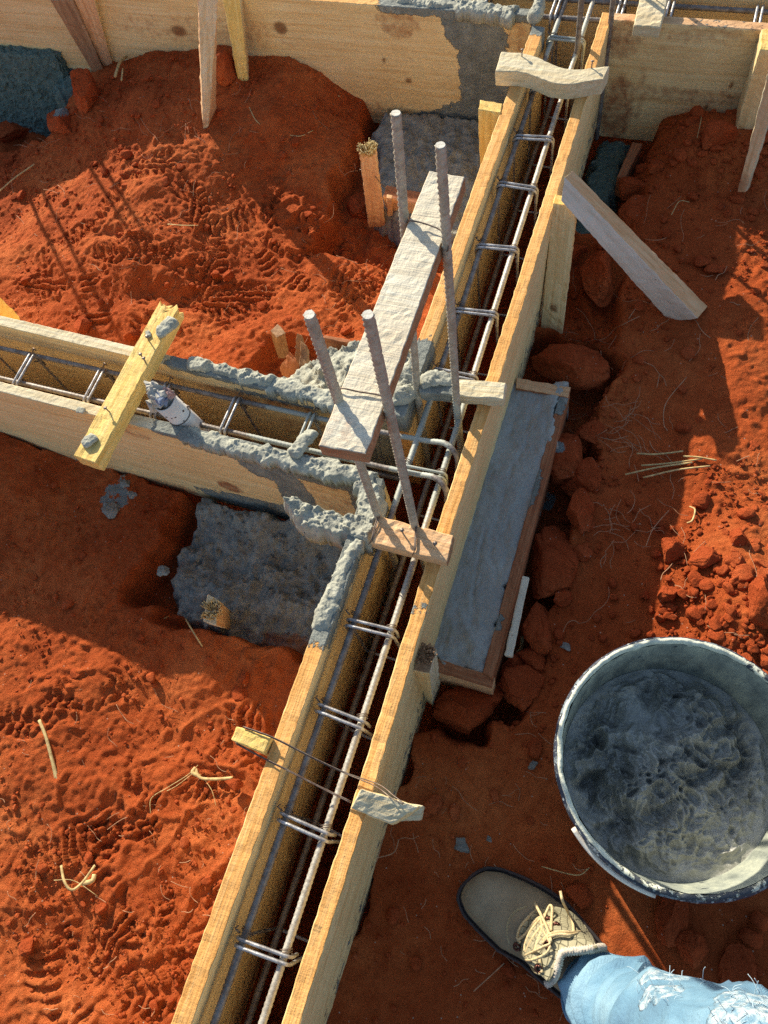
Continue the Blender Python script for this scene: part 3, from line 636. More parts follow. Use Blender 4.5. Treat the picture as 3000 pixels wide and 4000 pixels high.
# footing frames
def bd(name, pts, z, th, mats, label, seed, paint=None, group='boards framing the footings', res=.01):
    o = hexa(name, quad_px(pts, z, th), mats, res, .001, seed=seed, paint=paint); return tag(o, label, 'frame board', group)
bd('frame_board', [(1926, 2652), (2226, 1530), (2190, 1525), (1885, 2628)], -.168, .12, RD, 'long red stained board on the right of the smooth framed footing', 50, P_(pm_blob((-.105, .82, -.17), (.03, .05, .04), .75, 'mort', .1), pm_blob((-.11, .62, -.17), (.02, .09, .03), .68, 'mort', .1), pm_blob((-.11, .36, -.17), (.02, .04, .03), .65, 'mort', .1), pm_low(-.4, -.2, .4)))
bd('frame_board', [(2016, 1515), (2222, 1553), (2230, 1512), (2016, 1474)], -.166, .12, ('wood_red', 'wood_pinkish', 'wood_red'), 'short far end board of the smooth framed footing', 51)
bd('frame_board', [(1700, 2625), (1922, 2692), (1934, 2645), (1712, 2572)], -.172, .10, ('wood_pinkish', 'wood_red', 'wood_pinkish'), 'short near end board of the smooth framed footing', 52)
bd('frame_board', [(1969, 2560), (2041, 2250), (2068, 2252), (2002, 2565)], [-.165, -.13, -.13, -.165], .012, ('wood_grey',)*3, 'thin grey lath with mortar dabs leaning on the long red stained board', 53, P_(pm_blob((-.078, .44, -.15), (.02, .03, .02), .75)), 'loose laths')
bd('frame_board', [(1495, 765), (1640, 800), (1650, 752), (1510, 722)], -.235, .08, ('wood_pinkish', 'wood_red', 'wood_pinkish'), 'orange edge board of the back footing below the frayed stake', 54)
bd('frame_board', [(2440, 700), (2510, 560), (2470, 553), (2410, 690)], -.25, .06, RD, 'red board edge beside the dark footing under the brown stained board', 55)
bd('frame_board', [(1260, 1322), (1440, 1355), (1445, 1340), (1267, 1307)], -.10, .15, RD, 'red board edge half hidden behind the weathered plank', 56)
# ------------------------------------------------------------------ mortar
def strip(px, hw, label, seed, h=.006, zb=-.003, mats='mortar_dry', lump=.006, tap=.25):
    P = resample(catmull([at(x, y, 0) for x, y in px], 6), .006); n_ = len(P); L_, R2 = [], []
    for i, p in enumerate(P):
        t = (P[min(i+1, n_-1)]-P[max(i-1, 0)]).normalized(); nr = Vector((-t.y, t.x, 0)); w_ = hw*(1+tap*float(vn(np.array([[i*.35, seed]]), 1., seed)[0]))
        L_.append(p+nr*w_); R2.append(p-nr*w_)
    lump *= .45; h *= .7
    return slab('mortar_smear', L_+R2[::-1], h, zb, label, mats, edge=.006, rough=.0028, seed=seed, res=.0017, cat='mortar', group='mortar left on the moulds', lump=lump, en=.0035)
def slab(name, poly, ztop, zbase, label, mats='mortar_bed', edge=.02, rough=.004, seed=1, slope=(0, 0), res=.0035, dirt=None, cat='mortar bed', group=None, lump=.0, kind=None, hf=None, en=.010):
    poly = np.array([(p[0], p[1]) for p in poly]); lo = poly.min(0)-.03; hi = poly.max(0)+.03
    X_, Y_ = np.meshgrid(np.arange(lo[0], hi[0], res), np.arange(lo[1], hi[1], res), indexing='ij'); p = np.stack([X_.ravel(), Y_.ravel()], -1)
    inside = np.zeros(len(p), bool); dist = np.full(len(p), 9.)
    for a, b_ in zip(poly, np.roll(poly, -1, 0)):
        c1 = (a[1] > p[:, 1]) != (b_[1] > p[:, 1]); xi = (b_[0]-a[0])*(p[:, 1]-a[1])/((b_[1]-a[1]) or 1e-9)+a[0]; inside ^= c1 & (p[:, 0] < xi)
        t = np.clip(((p-a)@(b_-a))/max((b_-a)@(b_-a), 1e-9), 0, 1); dist = np.minimum(dist, np.linalg.norm(p-a-t[:, None]*(b_-a), axis=1))
    sd = np.where(inside, dist, -dist)+en*fbm(p, 35 if en > .006 else 90, 3, seed+9)
    c = poly.mean(0); zt = ztop+slope[0]*(p[:, 0]-c[0])+slope[1]*(p[:, 1]-c[1])+rough*fbm(p, 22, 5, seed, .6)+lump*np.clip(fbm(p, 55 if en > .006 else 120, 4, seed+3, .65), 0, 2)
    if hf is not None: zt = zt+hf(p)
    z = zbase+(zt-zbase)*sm(-.004, edge, sd)**.6
    ok = sd > -.004; I = np.arange(len(p)).reshape(X_.shape)
    Q = np.stack([I[:-1, :-1].ravel(), I[1:, :-1].ravel(), I[1:, 1:].ravel(), I[:-1, 1:].ravel()], 1); Q = Q[ok[Q].all(1)]
    use = np.unique(Q); mp = np.full(len(p), -1); mp[use] = np.arange(len(use)); top = np.stack([p[use, 0], p[use, 1], z[use]], 1)
    Qn = mp[Q]
    # closed solid: flat underside and walls
    nv = len(use); bot = top.copy(); bot[:, 2] = zbase-.02
    ed = {}
    for q in Qn:
        for i in range(4):
            a, b_ = q[i], q[(i+1) % 4]
            if (b_, a) in ed: del ed[(b_, a)]
            else: ed[(a, b_)] = 1
    W = np.array([(b_, a, a+nv, b_+nv) for a, b_ in ed]); O = np.array([c[0], c[1], zbase])
    V = np.concatenate([top, bot])-O
    at_ = {'dirt': np.concatenate([dirt(top), np.zeros(nv)])} if dirt else None
    o = put(name, mkmesh(name, V, np.concatenate([Qn, Qn[:, ::-1]+nv, W]), [mats], attrs=at_), Matrix.Translation(Vector(O)))
    return tag(o, label, cat, group, kind)
def pxpoly(pts, z): return [at(x, y, z) for x, y in pts]
slab('mortar_bed', [(-.222, .255), (-.100, .255), (-.100, .865), (-.222, .865)], -.172, -.25, 'smooth blue grey mortar filling the wooden frame right of the long beam', 'mortar_smooth', seed=2, rough=.0022, edge=.006,
     hf=lambda p: .006*sm(.42, .30, p[:, 1])*fbm(p, 40, 4, 77)+.0012*vn(p*np.array([1, .3]), 50, 78)-.0022*np.clip(vn(p*np.array([1.6, .5]), 90, 81)-.35, 0, 1)*2-.003*np.exp(-((p[:, 0]+.155-.02*np.sin(p[:, 1]*9))/.0022)**2)*sm(.30, .36, p[:, 1])*(1-sm(.5, .55, p[:, 1]))+.007*sm(.62, .80, p[:, 1])*sm(-.15, -.105, p[:, 0]))
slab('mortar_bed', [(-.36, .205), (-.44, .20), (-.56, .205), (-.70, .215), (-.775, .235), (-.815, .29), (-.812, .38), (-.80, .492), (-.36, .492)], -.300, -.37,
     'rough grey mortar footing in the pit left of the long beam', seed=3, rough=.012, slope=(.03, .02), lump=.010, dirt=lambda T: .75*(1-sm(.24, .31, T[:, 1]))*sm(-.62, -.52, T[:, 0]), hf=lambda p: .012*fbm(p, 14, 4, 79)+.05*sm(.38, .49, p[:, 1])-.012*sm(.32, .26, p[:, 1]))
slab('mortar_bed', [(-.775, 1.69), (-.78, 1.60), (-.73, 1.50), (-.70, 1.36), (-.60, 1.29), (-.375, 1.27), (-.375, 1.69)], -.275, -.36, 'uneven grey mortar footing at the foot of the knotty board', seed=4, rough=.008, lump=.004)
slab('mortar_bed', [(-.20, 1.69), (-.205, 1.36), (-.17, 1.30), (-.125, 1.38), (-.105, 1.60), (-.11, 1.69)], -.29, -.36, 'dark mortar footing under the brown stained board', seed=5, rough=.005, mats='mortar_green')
slab('mortar_bed', [(-.65, .645), (-.655, .70), (-.625, .77), (-.56, .825), (-.47, .85), (-.372, .85), (-.372, .645)], -.075, -.30, 'pale lumpy sunlit mortar footing half under the weathered plank', 'mortar_dry', seed=6, rough=.010, lump=.012, hf=lambda p: -.03*sm(-.50, -.62, p[:, 0]))
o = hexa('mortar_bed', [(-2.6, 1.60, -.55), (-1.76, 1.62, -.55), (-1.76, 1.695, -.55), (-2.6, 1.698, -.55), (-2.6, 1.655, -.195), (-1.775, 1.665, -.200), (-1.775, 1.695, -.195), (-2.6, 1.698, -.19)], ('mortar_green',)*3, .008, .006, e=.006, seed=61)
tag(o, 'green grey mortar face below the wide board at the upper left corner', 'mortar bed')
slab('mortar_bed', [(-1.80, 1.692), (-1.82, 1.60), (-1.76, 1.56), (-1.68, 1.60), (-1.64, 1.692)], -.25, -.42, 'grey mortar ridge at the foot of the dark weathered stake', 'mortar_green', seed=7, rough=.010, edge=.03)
# mortar left on the edges of the boards
def ridge(pts, w_, h_, label, seed=1, mats='mortar_dry', parent=None, name='mortar_lump', amp=.35, cat='mortar', tap=.6, group='mortar left on the moulds'):
    P = resample(catmull(pts, 6), .0019); n_ = len(P); seg = 36; V = []; Fc = []
    L = np.array([tuple(p) for p in P]); tg = np.gradient(L, axis=0); tg /= np.linalg.norm(tg, axis=1)[:, None]
    side = np.stack([-tg[:, 1], tg[:, 0], 0*tg[:, 0]], 1); side /= np.maximum(np.linalg.norm(side, axis=1), 1e-6)[:, None]
    u = np.linspace(0, 1, n_); env = np.minimum(sm(-.01, .10, u), sm(1.01, .90, u))**.6
    var = 1+tap*vn(np.stack([u*n_*.0019*22, 0*u+seed], -1), 1., seed)
    A = np.linspace(0, 2*math.pi, seg, endpoint=False)
    W = L[:, None, :]+side[:, None, :]*(np.cos(A)[None, :, None]*(w_*env)[:, None, None])
    h_ = h_*.68; w_ = w_*1.08; zz_ = np.where(np.sin(A) > 0, np.abs(np.sin(A))**.7*h_, np.sin(A)*h_*.3); W[:, :, 2] += zz_[None, :]*(env*np.clip(var, .25, 2))[:, None]
    Wf = W.reshape(-1, 3); C_ = np.repeat(L, seg, 0); dv = Wf-C_; r = np.linalg.norm(dv, axis=1, keepdims=True)+1e-6
    Wf = Wf+dv/r*(np.minimum(w_, h_*2)*(amp*.62*fbm(Wf, 55, 5, seed, .66)+.16*np.abs(vn(Wf, 230, seed+3))))[:, None]*np.repeat(env, seg)[:, None]
    I = np.arange(n_*seg).reshape(n_, seg); J = np.roll(I, -1, 1)
    Q = np.stack([I[:-1].ravel(), J[:-1].ravel(), J[1:].ravel(), I[1:].ravel()], 1)
    c0 = Wf.mean(0); o = put(name, mkmesh(name, Wf-c0, Q, [mats]), Matrix.Translation(Vector(c0)), parent)
    return o if parent else tag(o, label, cat, group)
ridge([at(730, 1415, .003), at(770, 1422, .004), at(820, 1435, .003)], .013, .014, 'leftmost lump of mortar on the far board of the cross beam', 1)
strip([(790, 1428), (900, 1452), (1060, 1492)], .011, 'bigger lump of mortar on the far board of the cross beam', 2, .009, lump=.010)
strip([(1050, 1495), (1140, 1512), (1310, 1560)], .0145, 'flat grey mortar strip on the far board ending under the weathered plank', 3, .004, lump=.004)
strip([(720, 1688), (860, 1728), (1000, 1764), (1200, 1812), (1425, 1862)], .0135, 'long mortar strip on the near board of the cross beam', 4, .005, lump=.006)
ridge([at(1020, 1765, .003), at(1050, 1750, .004), at(1062, 1745, .002)], .009, .008, 'small mortar dab on the near board beside a coated stirrup', 5)
ridge([at(1135, 1785, .004), at(1180, 1740, .004), at(1205, 1710, -.002), at(1225, 1680, -.01)], .012, .014, 'clot of mortar clinging round the last stirrup of the cross beam', 6)
strip([(1400, 1862), (1432, 1900), (1445, 1960), (1440, 2040)], .019, 'thick mortar over the corner of the junction', 7, .008, -.02, lump=.008)
slab('mortar_smear', pxpoly([(1095, 1950), (1130, 1935), (1240, 1965), (1340, 1995), (1420, 1985), (1480, 2000), (1478, 2060), (1440, 2118), (1350, 2095), (1300, 2085), (1200, 2068), (1150, 2030)], .008), .008, -.03, 'overhanging shelf of pale mortar at the near left corner of the junction', 'mortar_dry', edge=.010, rough=.006, seed=8, res=.0018, cat='mortar', group='mortar left on the moulds', lump=.005, en=.005)
strip([(1400, 2110), (1352, 2190), (1318, 2280), (1280, 2370), (1248, 2450)], .0095, 'crumbly mortar on the top of the left board below the junction', 9, .004, lump=.005, tap=.45)
ridge([at(1640, 1500, .022), at(1690, 1480, .03), at(1740, 1478, .028), at(1780, 1490, .024)], .014, .016, 'mortar lump sitting on the short pale cleat', 10)
ridge([at(1600, 1440, .0), at(1570, 1520, .004), at(1590, 1580, .0)], .022, .022, 'mortar packed round the upright bar at the far left corner', 11, amp=.5)
ridge([at(2075, 95, .004), at(2095, 60, .01), at(2110, 10, .012)], .014, .022, 'blue grey mortar lump on the far end of the left board', 12)
strip([(1560, -8), (1700, 8), (1820, 22), (2010, 48)], .017, 'mortar strip along the top of the wide knotty board', 13, .007, lump=.008)
ridge([at(610, 1305, .034), at(640, 1290, .036), at(685, 1245, .034)], .013, .010, 'largest mortar splash on the yellow cleat', 14)
ridge([at(325, 1745, .034), at(350, 1720, .036), at(375, 1700, .033)], .009, .007, 'mortar splash on the near end of the yellow cleat', 15)
ridge([at(570, 1310, .033), at(590, 1300, .033)], .008, .004, 'thin mortar dab on the middle of the yellow cleat', 16)
ridge([at(298, 1600, .002), at(335, 1608, .002)], .006, .006, 'small mortar crumb on the near board left of the yellow cleat', 17)
ridge([at(700, 1690, .0), at(760, 1715, .002), at(800, 1735, .0)], .012, .006, 'bluish mortar smear on the near board below the plastic pipe', 19, mats='mortar_bed')
for k, (x, y, s, lab) in enumerate([(1805, 3310, .017, 'larger of two mortar crumbs beside the boot toe'), (1910, 3280, .009, 'smaller of two mortar crumbs beside the boot toe'), (2205, 2525, .013, 'mortar crumb between the red clods and the bucket'), (2080, 2990, .011, 'mortar crumb left of the bucket'),
                                    (490, 1890, .024, 'mortar spatter on the shaded earth below the yellow cleat'), (440, 1990, .032, 'largest mortar spatter on the shaded earth below the cross beam'), (520, 1930, .015, 'small mortar spatter at the right end of the shaded group'), (2110, 1870, .02, 'mortar splash in the dark pit beside the frame'), (2285, 3490, .007, 'dark mortar crumb between boot and bucket'),
                                    (640, 2290-60, .02, 'mortar crumb at the lip of the left pit')]):
    rock(x, y, (s, s*.8, s*.4), lab, 300+k, name='mortar_crumb', cat='mortar crumb', mats='mortar_bed', zoff=.3, ns=.3)
# ------------------------------------------------------------------ rocks and clods
RK = [(2200, 1425, (.088, .056, .05), 'big oval red clod just beyond the framed footing', 1, -.1), (2335, 1080, (.045, .085, .045), 'tall red clod under the diagonal brace', 2, .15), (2235, 1000, (.03, .03, .03), 'clod between the knotted stake and the tall red clod', 3, 0),
      (2200, 1800, (.055, .06, .05), 'mortar splashed clod in the pit beside the frame', 4, .3), (2285, 1890, (.045, .05, .05), 'upper half of the knobbly clod right of the splashed one', 5, .5), (2270, 2000, (.035, .055, .045), 'lower knobbly clod in the middle of the pit', 6, .3),
      (2165, 2230, (.058, .075, .05), 'large angular clod with a mortar smear next to the grey lath', 7, .2), (2105, 2450, (.032, .055, .04), 'narrow upright clod below the large angular one', 8, .35), (2085, 2570, (.035, .028, .03), 'flat topped clod between the narrow clod and the lowest pair', 9, 0),
      (2030, 2690, (.05, .042, .038), 'broken clod right of the dark topped stake', 10, .3), (1830, 2760, (.07, .055, .045), 'wide round clod below the near end of the frame', 11, .1), (2010, 2570+30, (.022, .02, .02), 'little clod touching the foot of the grey lath', 12, 0),
      (2320, 1690, (.03, .04, .03), 'clod at the roots above the knobbly clods', 13, 0), (1400, 830, (.045, .05, .05), 'shadowed clod left of the frayed stake', 14, .4), (350, 395, (.05, .06, .06), 'tall clod right of the green mortar', 15, .2), (60, 520, (.07, .05, .05), 'whitened clod at the left edge under the green mortar', 16, 0),
      (250, 500, (.05, .04, .04), 'whitened clod right of the one at the left edge', 17, 0), (895, 285, (.03, .045, .05), 'clod wedged behind the tall pointed stake', 18, 0), (2460, 745, (.045, .035, .035), 'clod at the foot of the red board edge', 19, 0), (2470, 850, (.04, .04, .035), 'round clod above the tall red clod near the brace', 20, .4),
      (2560, 660, (.03, .02, .02), 'pale pebble like clod under the brown stained board', 21, .3), (2780, 560, (.045, .03, .035), 'largest clod heaped against the brown stained board', 22, .2), (2000, 2450+20, (.0, .0, .0), '', 0, 0),
      (330, 1285, (.032, .03, .022), 'rounded clod behind the far board of the cross beam', 23, .2), (520, 1320, (.028, .018, .018), 'flat clod nearer the yellow cleat', 24, .3), (965, 2650, (.02, .018, .014), 'upper clod of the small group on the left earth', 25, 0), (940, 2720, (.028, .022, .016), 'lower clod of the small group on the left earth', 26, .4),
      (1010, 2520, (.018, .016, .013), 'clod at the rim of the left footing', 27, 0), (2260, 3500, (.022, .02, .016), 'clod between the boot and the bucket', 28, 0), (2640, 3600, (.03, .042, .02), 'half buried clod below the bucket', 29, .2), (2710, 3700, (.028, .03, .018), 'half buried clod nearest the torn jeans', 30, 0),
      (2900, 3790, (.03, .04, .018), 'half buried clod at the right edge below the bucket', 31, 0), (2960, 2340, (.028, .045, .04), 'biggest sunlit clod in the heap above the bucket', 32, .4), (2620, 2150, (.026, .026, .026), 'rounded sunlit clod at the left of the heap', 33, 0),
      (2600, 2330, (.024, .022, .022), 'clod at the lower left foot of the sunlit heap', 34, 0), (2760, 2180, (.03, .022, .02), 'flat sunlit clod in the middle of the heap', 35, .2), (2880, 2110, (.022, .022, .022), 'small rounded clod at the upper right of the heap', 36, 0), (1270, 2620-30, (.0, .0, .0), '', 0, 0),
      (920, 3065, (.017, .014, .012), 'small clod on the sunlit earth left of the wire tie', 37, 0), (110, 3690, (.02, .015, .013), 'small clod on the sunlit earth at lower left', 38, 0)]
for (x, y, s, lab, sd, rt) in RK:
    if s[0] == 0: continue
    mt = None
    if sd == 7: mt = (-.04, -.02, .035, .022)
    if sd in (4,): mt = (-.01, .0, .04, .018)
    if sd in (16, 17): mt = (.0, .02, .03, .03)
    rock(x, y, s, lab, 100+sd, rt, .30, mort=mt)
# loose rubble: one object, uncountable crumbs
def scatter(name, N, dens, smin, smax, mats, label, cat, seed, sub=(1, 2)):
    r = np.random.default_rng(seed); V = []; Fc = []; nv = 0; n_ = 0
    shapes = [[rock_shape(500+seed+k, s_, 6, .12) for k in range(5)] for s_ in sub]
    while n_ < N:
        X_ = r.uniform(-1.9, .6, 4000); Y_ = r.uniform(-.55, 1.68, 4000); ok = r.random(4000) < dens(X_, Y_)
        X_, Y_ = X_[ok], Y_[ok]; Z_ = ground_z(X_, Y_, False)
        for x, y, z in zip(X_, Y_, Z_):
            s = smin*(smax/smin)**(r.random()**2.2); S, Fs = shapes[1 if s > .0045 and len(sub) > 1 else 0][r.integers(5)]
            a = r.uniform(0, 6.28); c, s_ = math.cos(a), math.sin(a); k = np.array([1, r.uniform(.6, 1), r.uniform(.5, .9)])*s
            P = S*k; P = np.stack([P[:, 0]*c-P[:, 1]*s_, P[:, 0]*s_+P[:, 1]*c, P[:, 2]], 1)+np.array([x, y, z+s*.25])
            V.append(P); Fc.append(Fs+nv); nv += len(P); n_ += 1
            if n_ >= N: break
    return tag(put(name, mkmesh(name, np.concatenate(V), np.concatenate(Fc), [mats])), label, cat, None, 'stuff')
def inmould(x, y):
    return ((x > XL-.01) & (x < XR+.01)) | ((y > .47) & (y < .68) & (x < XL)) | (y > 1.68) | ((x > -.21) & (x < -.08) & (y > .24) & (y < .87)) | ((x > -.83) & (x < -.36) & (y > .2) & (y < .5)) | (np.hypot(x-.19, y-.18) < .16)
def d1_(x, y):
    d = .16+.45*(x < -.4)+.9*np.exp(-((x-.32)**2/.022+(y-.47)**2/.04))+.8*((x > .17) & (y > .4))+.5*(np.abs(x+.03) < .05)*((y > .15) & (y < 1.2))+.6*((x > -.1) & (y > 1.45))+.5*((x > -2) & (x < -1.72) & (y > 1.2))
    return np.where(inmould(x, y), 0, d*(.4+.6*(vn(np.stack([x, y], -1), 9, 5) > -.1)))
scatter('dirt_crumbs', 24000, d1_, .0012, .006, 'soil_rock', 'loose red crumbs scattered over the earth', 'dirt crumbs', 1)
def d2_(x, y):
    d = 1.0*np.exp(-((x-.31)**2/.02+(y-.46)**2/.03))+.3*((x > -.08) & (y > 1.5))+.10*(np.abs(x+.03) < .04)*((y > .15) & (y < 1.2))+.02+.03*(y > 1.2)
    return np.where(inmould(x, y), 0, d)
scatter('dirt_lumps', 1100, d2_, .006, .019, 'soil_rock', 'heaped lumps of dry red earth', 'dirt lumps', 2, (3,))
# ------------------------------------------------------------------ reinforcement
def bars_mort(spec):
    def f_(W):
        a = np.zeros(len(W))
        for (c, r) in spec: a = np.maximum(a, .8*(1-sm(.6, 1.1, np.sqrt((((W-np.array(c))/np.array(r))**2).sum(1)))))
        return {'mort': a}
    return f_
def stirrup_pts(c, ex, w_, h_, off, r=.009):
    """one bent bar: hook, over the top, down, across, up, over the top again, hook"""
    ez = Vector((0, 0, 1)); ey = Vector(ex).cross(ez); ex = Vector(ex); c = Vector(c)
    def p(x, z, o): return c+ex*x+ez*z+ey*o
    W2 = w_/2; P = []
    def corner(x, z, o, a0, a1):
        for k in range(5):
            a = math.radians(a0+(a1-a0)*k/4); P.append(p(x+math.cos(a)*r, z+math.sin(a)*r, o))
    P.append(p(W2-.030, -.034, 0)); P.append(p(W2-.012, -.022, 0)) if False else None
    P.append(p(W2-.001, -.040, 0)); corner(W2-r, -r, 0, 0, 90); corner(-W2+r, -r, 0, 90, 180); corner(-W2+r, -h_+r, off*.3, 180, 270)
    corner(W2-r, -h_+r, off*.6, 270, 360); corner(W2-r, -r, off, 0, 90); corner(-W2+r, -r, off, 90, 180); P.append(p(-W2, -.045, off))
    return [q for q in P[1:]]
def ring(c, t, r, wr=.0008):
    t = Vector(t).normalized(); a = Vector((0, 0, 1)) if abs(t.z) < .8 else Vector((1, 0, 0)); u = t.cross(a).normalized(); v = t.cross(u)
    return ([Vector(c)+u*(r*math.cos(k*.5236))+v*(r*math.sin(k*.5236))+t*(.0016*k/6-.002) for k in range(26)], wr)
cage = thing('rebar_cage', 'long steel cage of four bars and square stirrups lying in the long beam mould', 'rebar cage', (-.287, .4, -.23), 'steel cages in the beams')
cm = bars_mort([((-.32, .60, -.02), (.03, .17, .05)), ((-.25, .60, -.02), (.03, .14, .05)), ((-.28, 1.66, -.02), (.09, .09, .06))])
for (x, z, mt) in ((-.319, -.030, 'rebar_dark'), (-.2565, -.030, 'rebar_sunlit'), (-.316, -.205, 'rebar_dark'), (-.2575, -.205, 'rebar_dark')):
    pts = [p+Vector((.002*math.sin(p.y*3), 0, .0015*math.sin(p.y*4+x*9))) for p in bar_pts((x, -.95, z), (x, 1.80, z))]
    tubes('bar', [(pts, .0050, dict(rfun=rib(.0075, .13)))], [mt], cage, 12, cm)
ys = [-.69, -.53, -.37, -.206, -.040, .124, .268, .553, .756, .897, 1.055, 1.217, 1.354, 1.499, 1.66]
for i, y in enumerate(ys):
    c = (-.2875, y-.006, -.0205); s = random.uniform(-.08, .08); ex = (math.cos(s), math.sin(s), 0)
    tubes('stirrup', [(stirrup_pts(c, ex, .082, .205, .0095+random.uniform(-.002, .002)), .0027)], ['stirrup_steel'], cage, 8, cm)
    for q in (ring((-.319, y+.003, -.028), (.35, 1, 0), .0085), ring((-.2565, y-.002, -.028), (-.3, 1, 0), .0085), ([Vector((-.326, y, -.022)), Vector((-.333, y+.004, -.016)), Vector((-.331, y+.008, -.019))], .0014)):
        tubes('tie_wire', [q], ['wire'], cage, 5)
# cross beam cage: top bars, stirrups
cage2 = thing('rebar_cage', 'mortar spattered steel cage in the cross beam mould under the plastic pipe', 'rebar cage', (-.8, .57, -.23), 'steel cages in the beams')
cm2 = bars_mort([((-.52, .57, -.03), (.14, .09, .06)), ((-.30, .57, -.03), (.07, .08, .06))])
yb = .605
for (y, z, mt) in ((.6075, -.035, 'rebar_dark'), (.5405, -.035, 'rebar_dark'), (.6035, -.21, 'rebar_dark'), (.545, -.21, 'rebar_dark')):
    A = Vector((-1.75, y+.012, z)); B = Vector((-.36, y, z))
    P = bar_pts(A, B)
    if z > -.1:                                        # ends hooked inside the long beam
        h = catmull([B, (-.30, y-.002, -.028), (-.262, y-.008, -.012), (-.238, y-.022, -.020), (-.234, y-.036, -.05)], 14); P = P+h[1:]
    tubes('bar', [(P, .0046, dict(rfun=rib(.0075, .12)))], [mt], cage2, 12, cm2)
for i, (a, b_) in enumerate([((-100, 1440),)*2, ((120, 1420),)*2, ((395, 1480),)*2, ((640, 1560),)*2, ((920, 1600),)*2, ((1215, 1660),)*2]):
    q = at(a[0], a[1], -.03); tubes('stirrup', [(stirrup_pts((q.x, .574, -.0255), (0, 1, 0), .082, .205, -.0095), .0027)], ['stirrup_steel'], cage2, 8, cm2)
    for q_ in (ring((q.x, .6075, -.033), (1, .3, 0), .0085), ([Vector((q.x, .612, -.02)), Vector((q.x+.004, .618, -.012)), Vector((q.x+.009, .616, -.016))], .0016)): tubes('tie_wire', [q_], ['wire'], cage2, 5)
cage3 = thing('rebar_cage', 'steel cage lying in the back beam at the top edge', 'rebar cage', (0, 1.77, -.23), 'steel cages in the beams')
for (y, z) in ((1.800, -.033), (1.737, -.033), (1.797, -.21), (1.74, -.21)):
    tubes('bar', [(bar_pts((-1.6, y+.006, z), (1.2, y-.008, z)), .0052, dict(rfun=rib(.0075, .12)))], ['rebar_dark'], cage3, 10)
for x in (-1.3, -1.1, -.9, -.7, -.5, -.33, -.185, -.08, .105, .29, .47): tubes('stirrup', [(stirrup_pts((x, 1.768, -.0235), (0, 1, 0), .080, .205, -.011), .003)], ['stirrup_steel'], cage3, 8)
# upright column bars
GB = 'upright column bars'
def upright(bot, zb, top, zt, label, below=.28, mort=None, r=.0056):
    A = at(*bot, zb); B = at(*top, zt); d = (A-B).normalized(); A2 = A+Vector((d.x*.3, d.y*.3, -1)).normalized()*below
    P = bar_pts(A2, A)+bar_pts(A, B)[1:]
    t = thing('column_bar', label, 'rebar', A2, GB)
    tubes('bar', [(P, r, dict(rfun=rib(.0085, .24, .006)))], ['rebar_grey'], t, 14, bars_mort(mort) if mort else None)
    ax = (B-A).normalized(); tubes('cut_end', [([B-ax*.0005, B+ax*.0008], r*1.02)], ['cut_steel'], t, 14, smooth=False)
    return t
c1 = upright((1630, 1540), 0, (1546, 443), .53, 'upright bar farthest away, left of the grey plank', mort=[((-.40, .70, -.0), (.05, .05, .06))])
c2 = upright((1785, 1600), 0, (1720, 568), .53, 'upright bar crossing the left board near the short pale cleat', mort=[((-.275, .66, -.02), (.04, .05, .07))])
c3 = upright((1478, 2020), .01, (1208, 1230), .54, 'leftmost upright bar, passing under the near end of the grey plank', mort=[((-.32, .42, -.0), (.03, .03, .02))])
c4 = upright((1620, 2055), .02, (1437, 1230), .55, 'upright bar in front of the grey plank rising from the pinkish cleat')
for px, lab in (((2258, 160), 'shaded upright bar at the far end of the long beam'), ((2385, 90), 'upright bar just beyond the far end of the right board'), ):
    a = at(*px, 0); b_ = Vector((a.x, a.y, .5)); t = thing('column_bar', lab, 'rebar', (a.x, a.y, -.3), GB)
    tubes('bar', [(bar_pts((a.x, a.y, -.3), b_), .0052, dict(rfun=rib()))], ['rebar_dark'], t, 12)
for k, (x, y, lab) in enumerate([(-.275, 1.85, 'upright bar beyond the top edge above the long beam'), (-.19, 1.85, 'upright bar beyond the top edge above the right board')]):
    t = thing('column_bar', lab, 'rebar', (x, y, -.3), GB); tubes('bar', [(bar_pts((x, y, -.3), (x, y, .5), .004), .0052)], ['rebar_dark'], t, 10)
# four bars of the next column outside the left edge: their shadows cross the heap
for k, (x, y) in enumerate([(-1.537-.62, 1.354+.546), (-1.495-.62, 1.360+.546), (-1.555-.62, 1.114+.546), (-1.516-.62, 1.137+.546)]):
    Hh = .30+.05*k
    t = thing('column_bar', 'upright bar of the neighbouring column left of the picture', 'rebar', (x, y, -.3), 'bars of the neighbouring column')
    tubes('bar', [(bar_pts((x, y, -.3), (x, y, .33), .004), .0056)], ['rebar_dark'], t, 10)
# ties holding the plank and cleat to the bars
def wirething(lst, label, r=.0011):
    o = tubes('binding_wire', [(catmull(p, 8), r) for p in lst], ['wire'], None, 6); return tag(o, label, 'wire', 'binding wires round the upright bars')
wirething([[at(1590, 875, .36), at(1600, 862, .388), at(1660, 874, .3885), at(1722, 900, .3885), at(1745, 935, .388), at(1750, 975, .38), at(1732, 984, .37)]], 'dark wire across the far part of the grey plank')
wirething([[at(1305, 1560, .36), at(1325, 1518, .380), at(1400, 1530, .380), at(1485, 1545, .380), at(1502, 1570, .378), at(1520, 1600, .37), at(1500, 1615, .36)]], 'dark wire across the near part of the grey plank')
wirething([[at(1475, 2020, .028), at(1462, 2060, .029), at(1450, 2110, .027), at(1440, 2125, .01)], [at(1482, 2022, .028), at(1468, 2060, .030), at(1454, 2112, .027)]], 'doubled black wire round the left end of the pinkish cleat')
wirething([[at(1608, 2045, .028), at(1625, 2035, .03), at(1622, 2080, .029), at(1618, 2150, .029), at(1612, 2168, .02)], [at(1628, 2040, .03), at(1626, 2080, .030), at(1622, 2150, .030)]], 'black wire round the middle of the pinkish cleat')
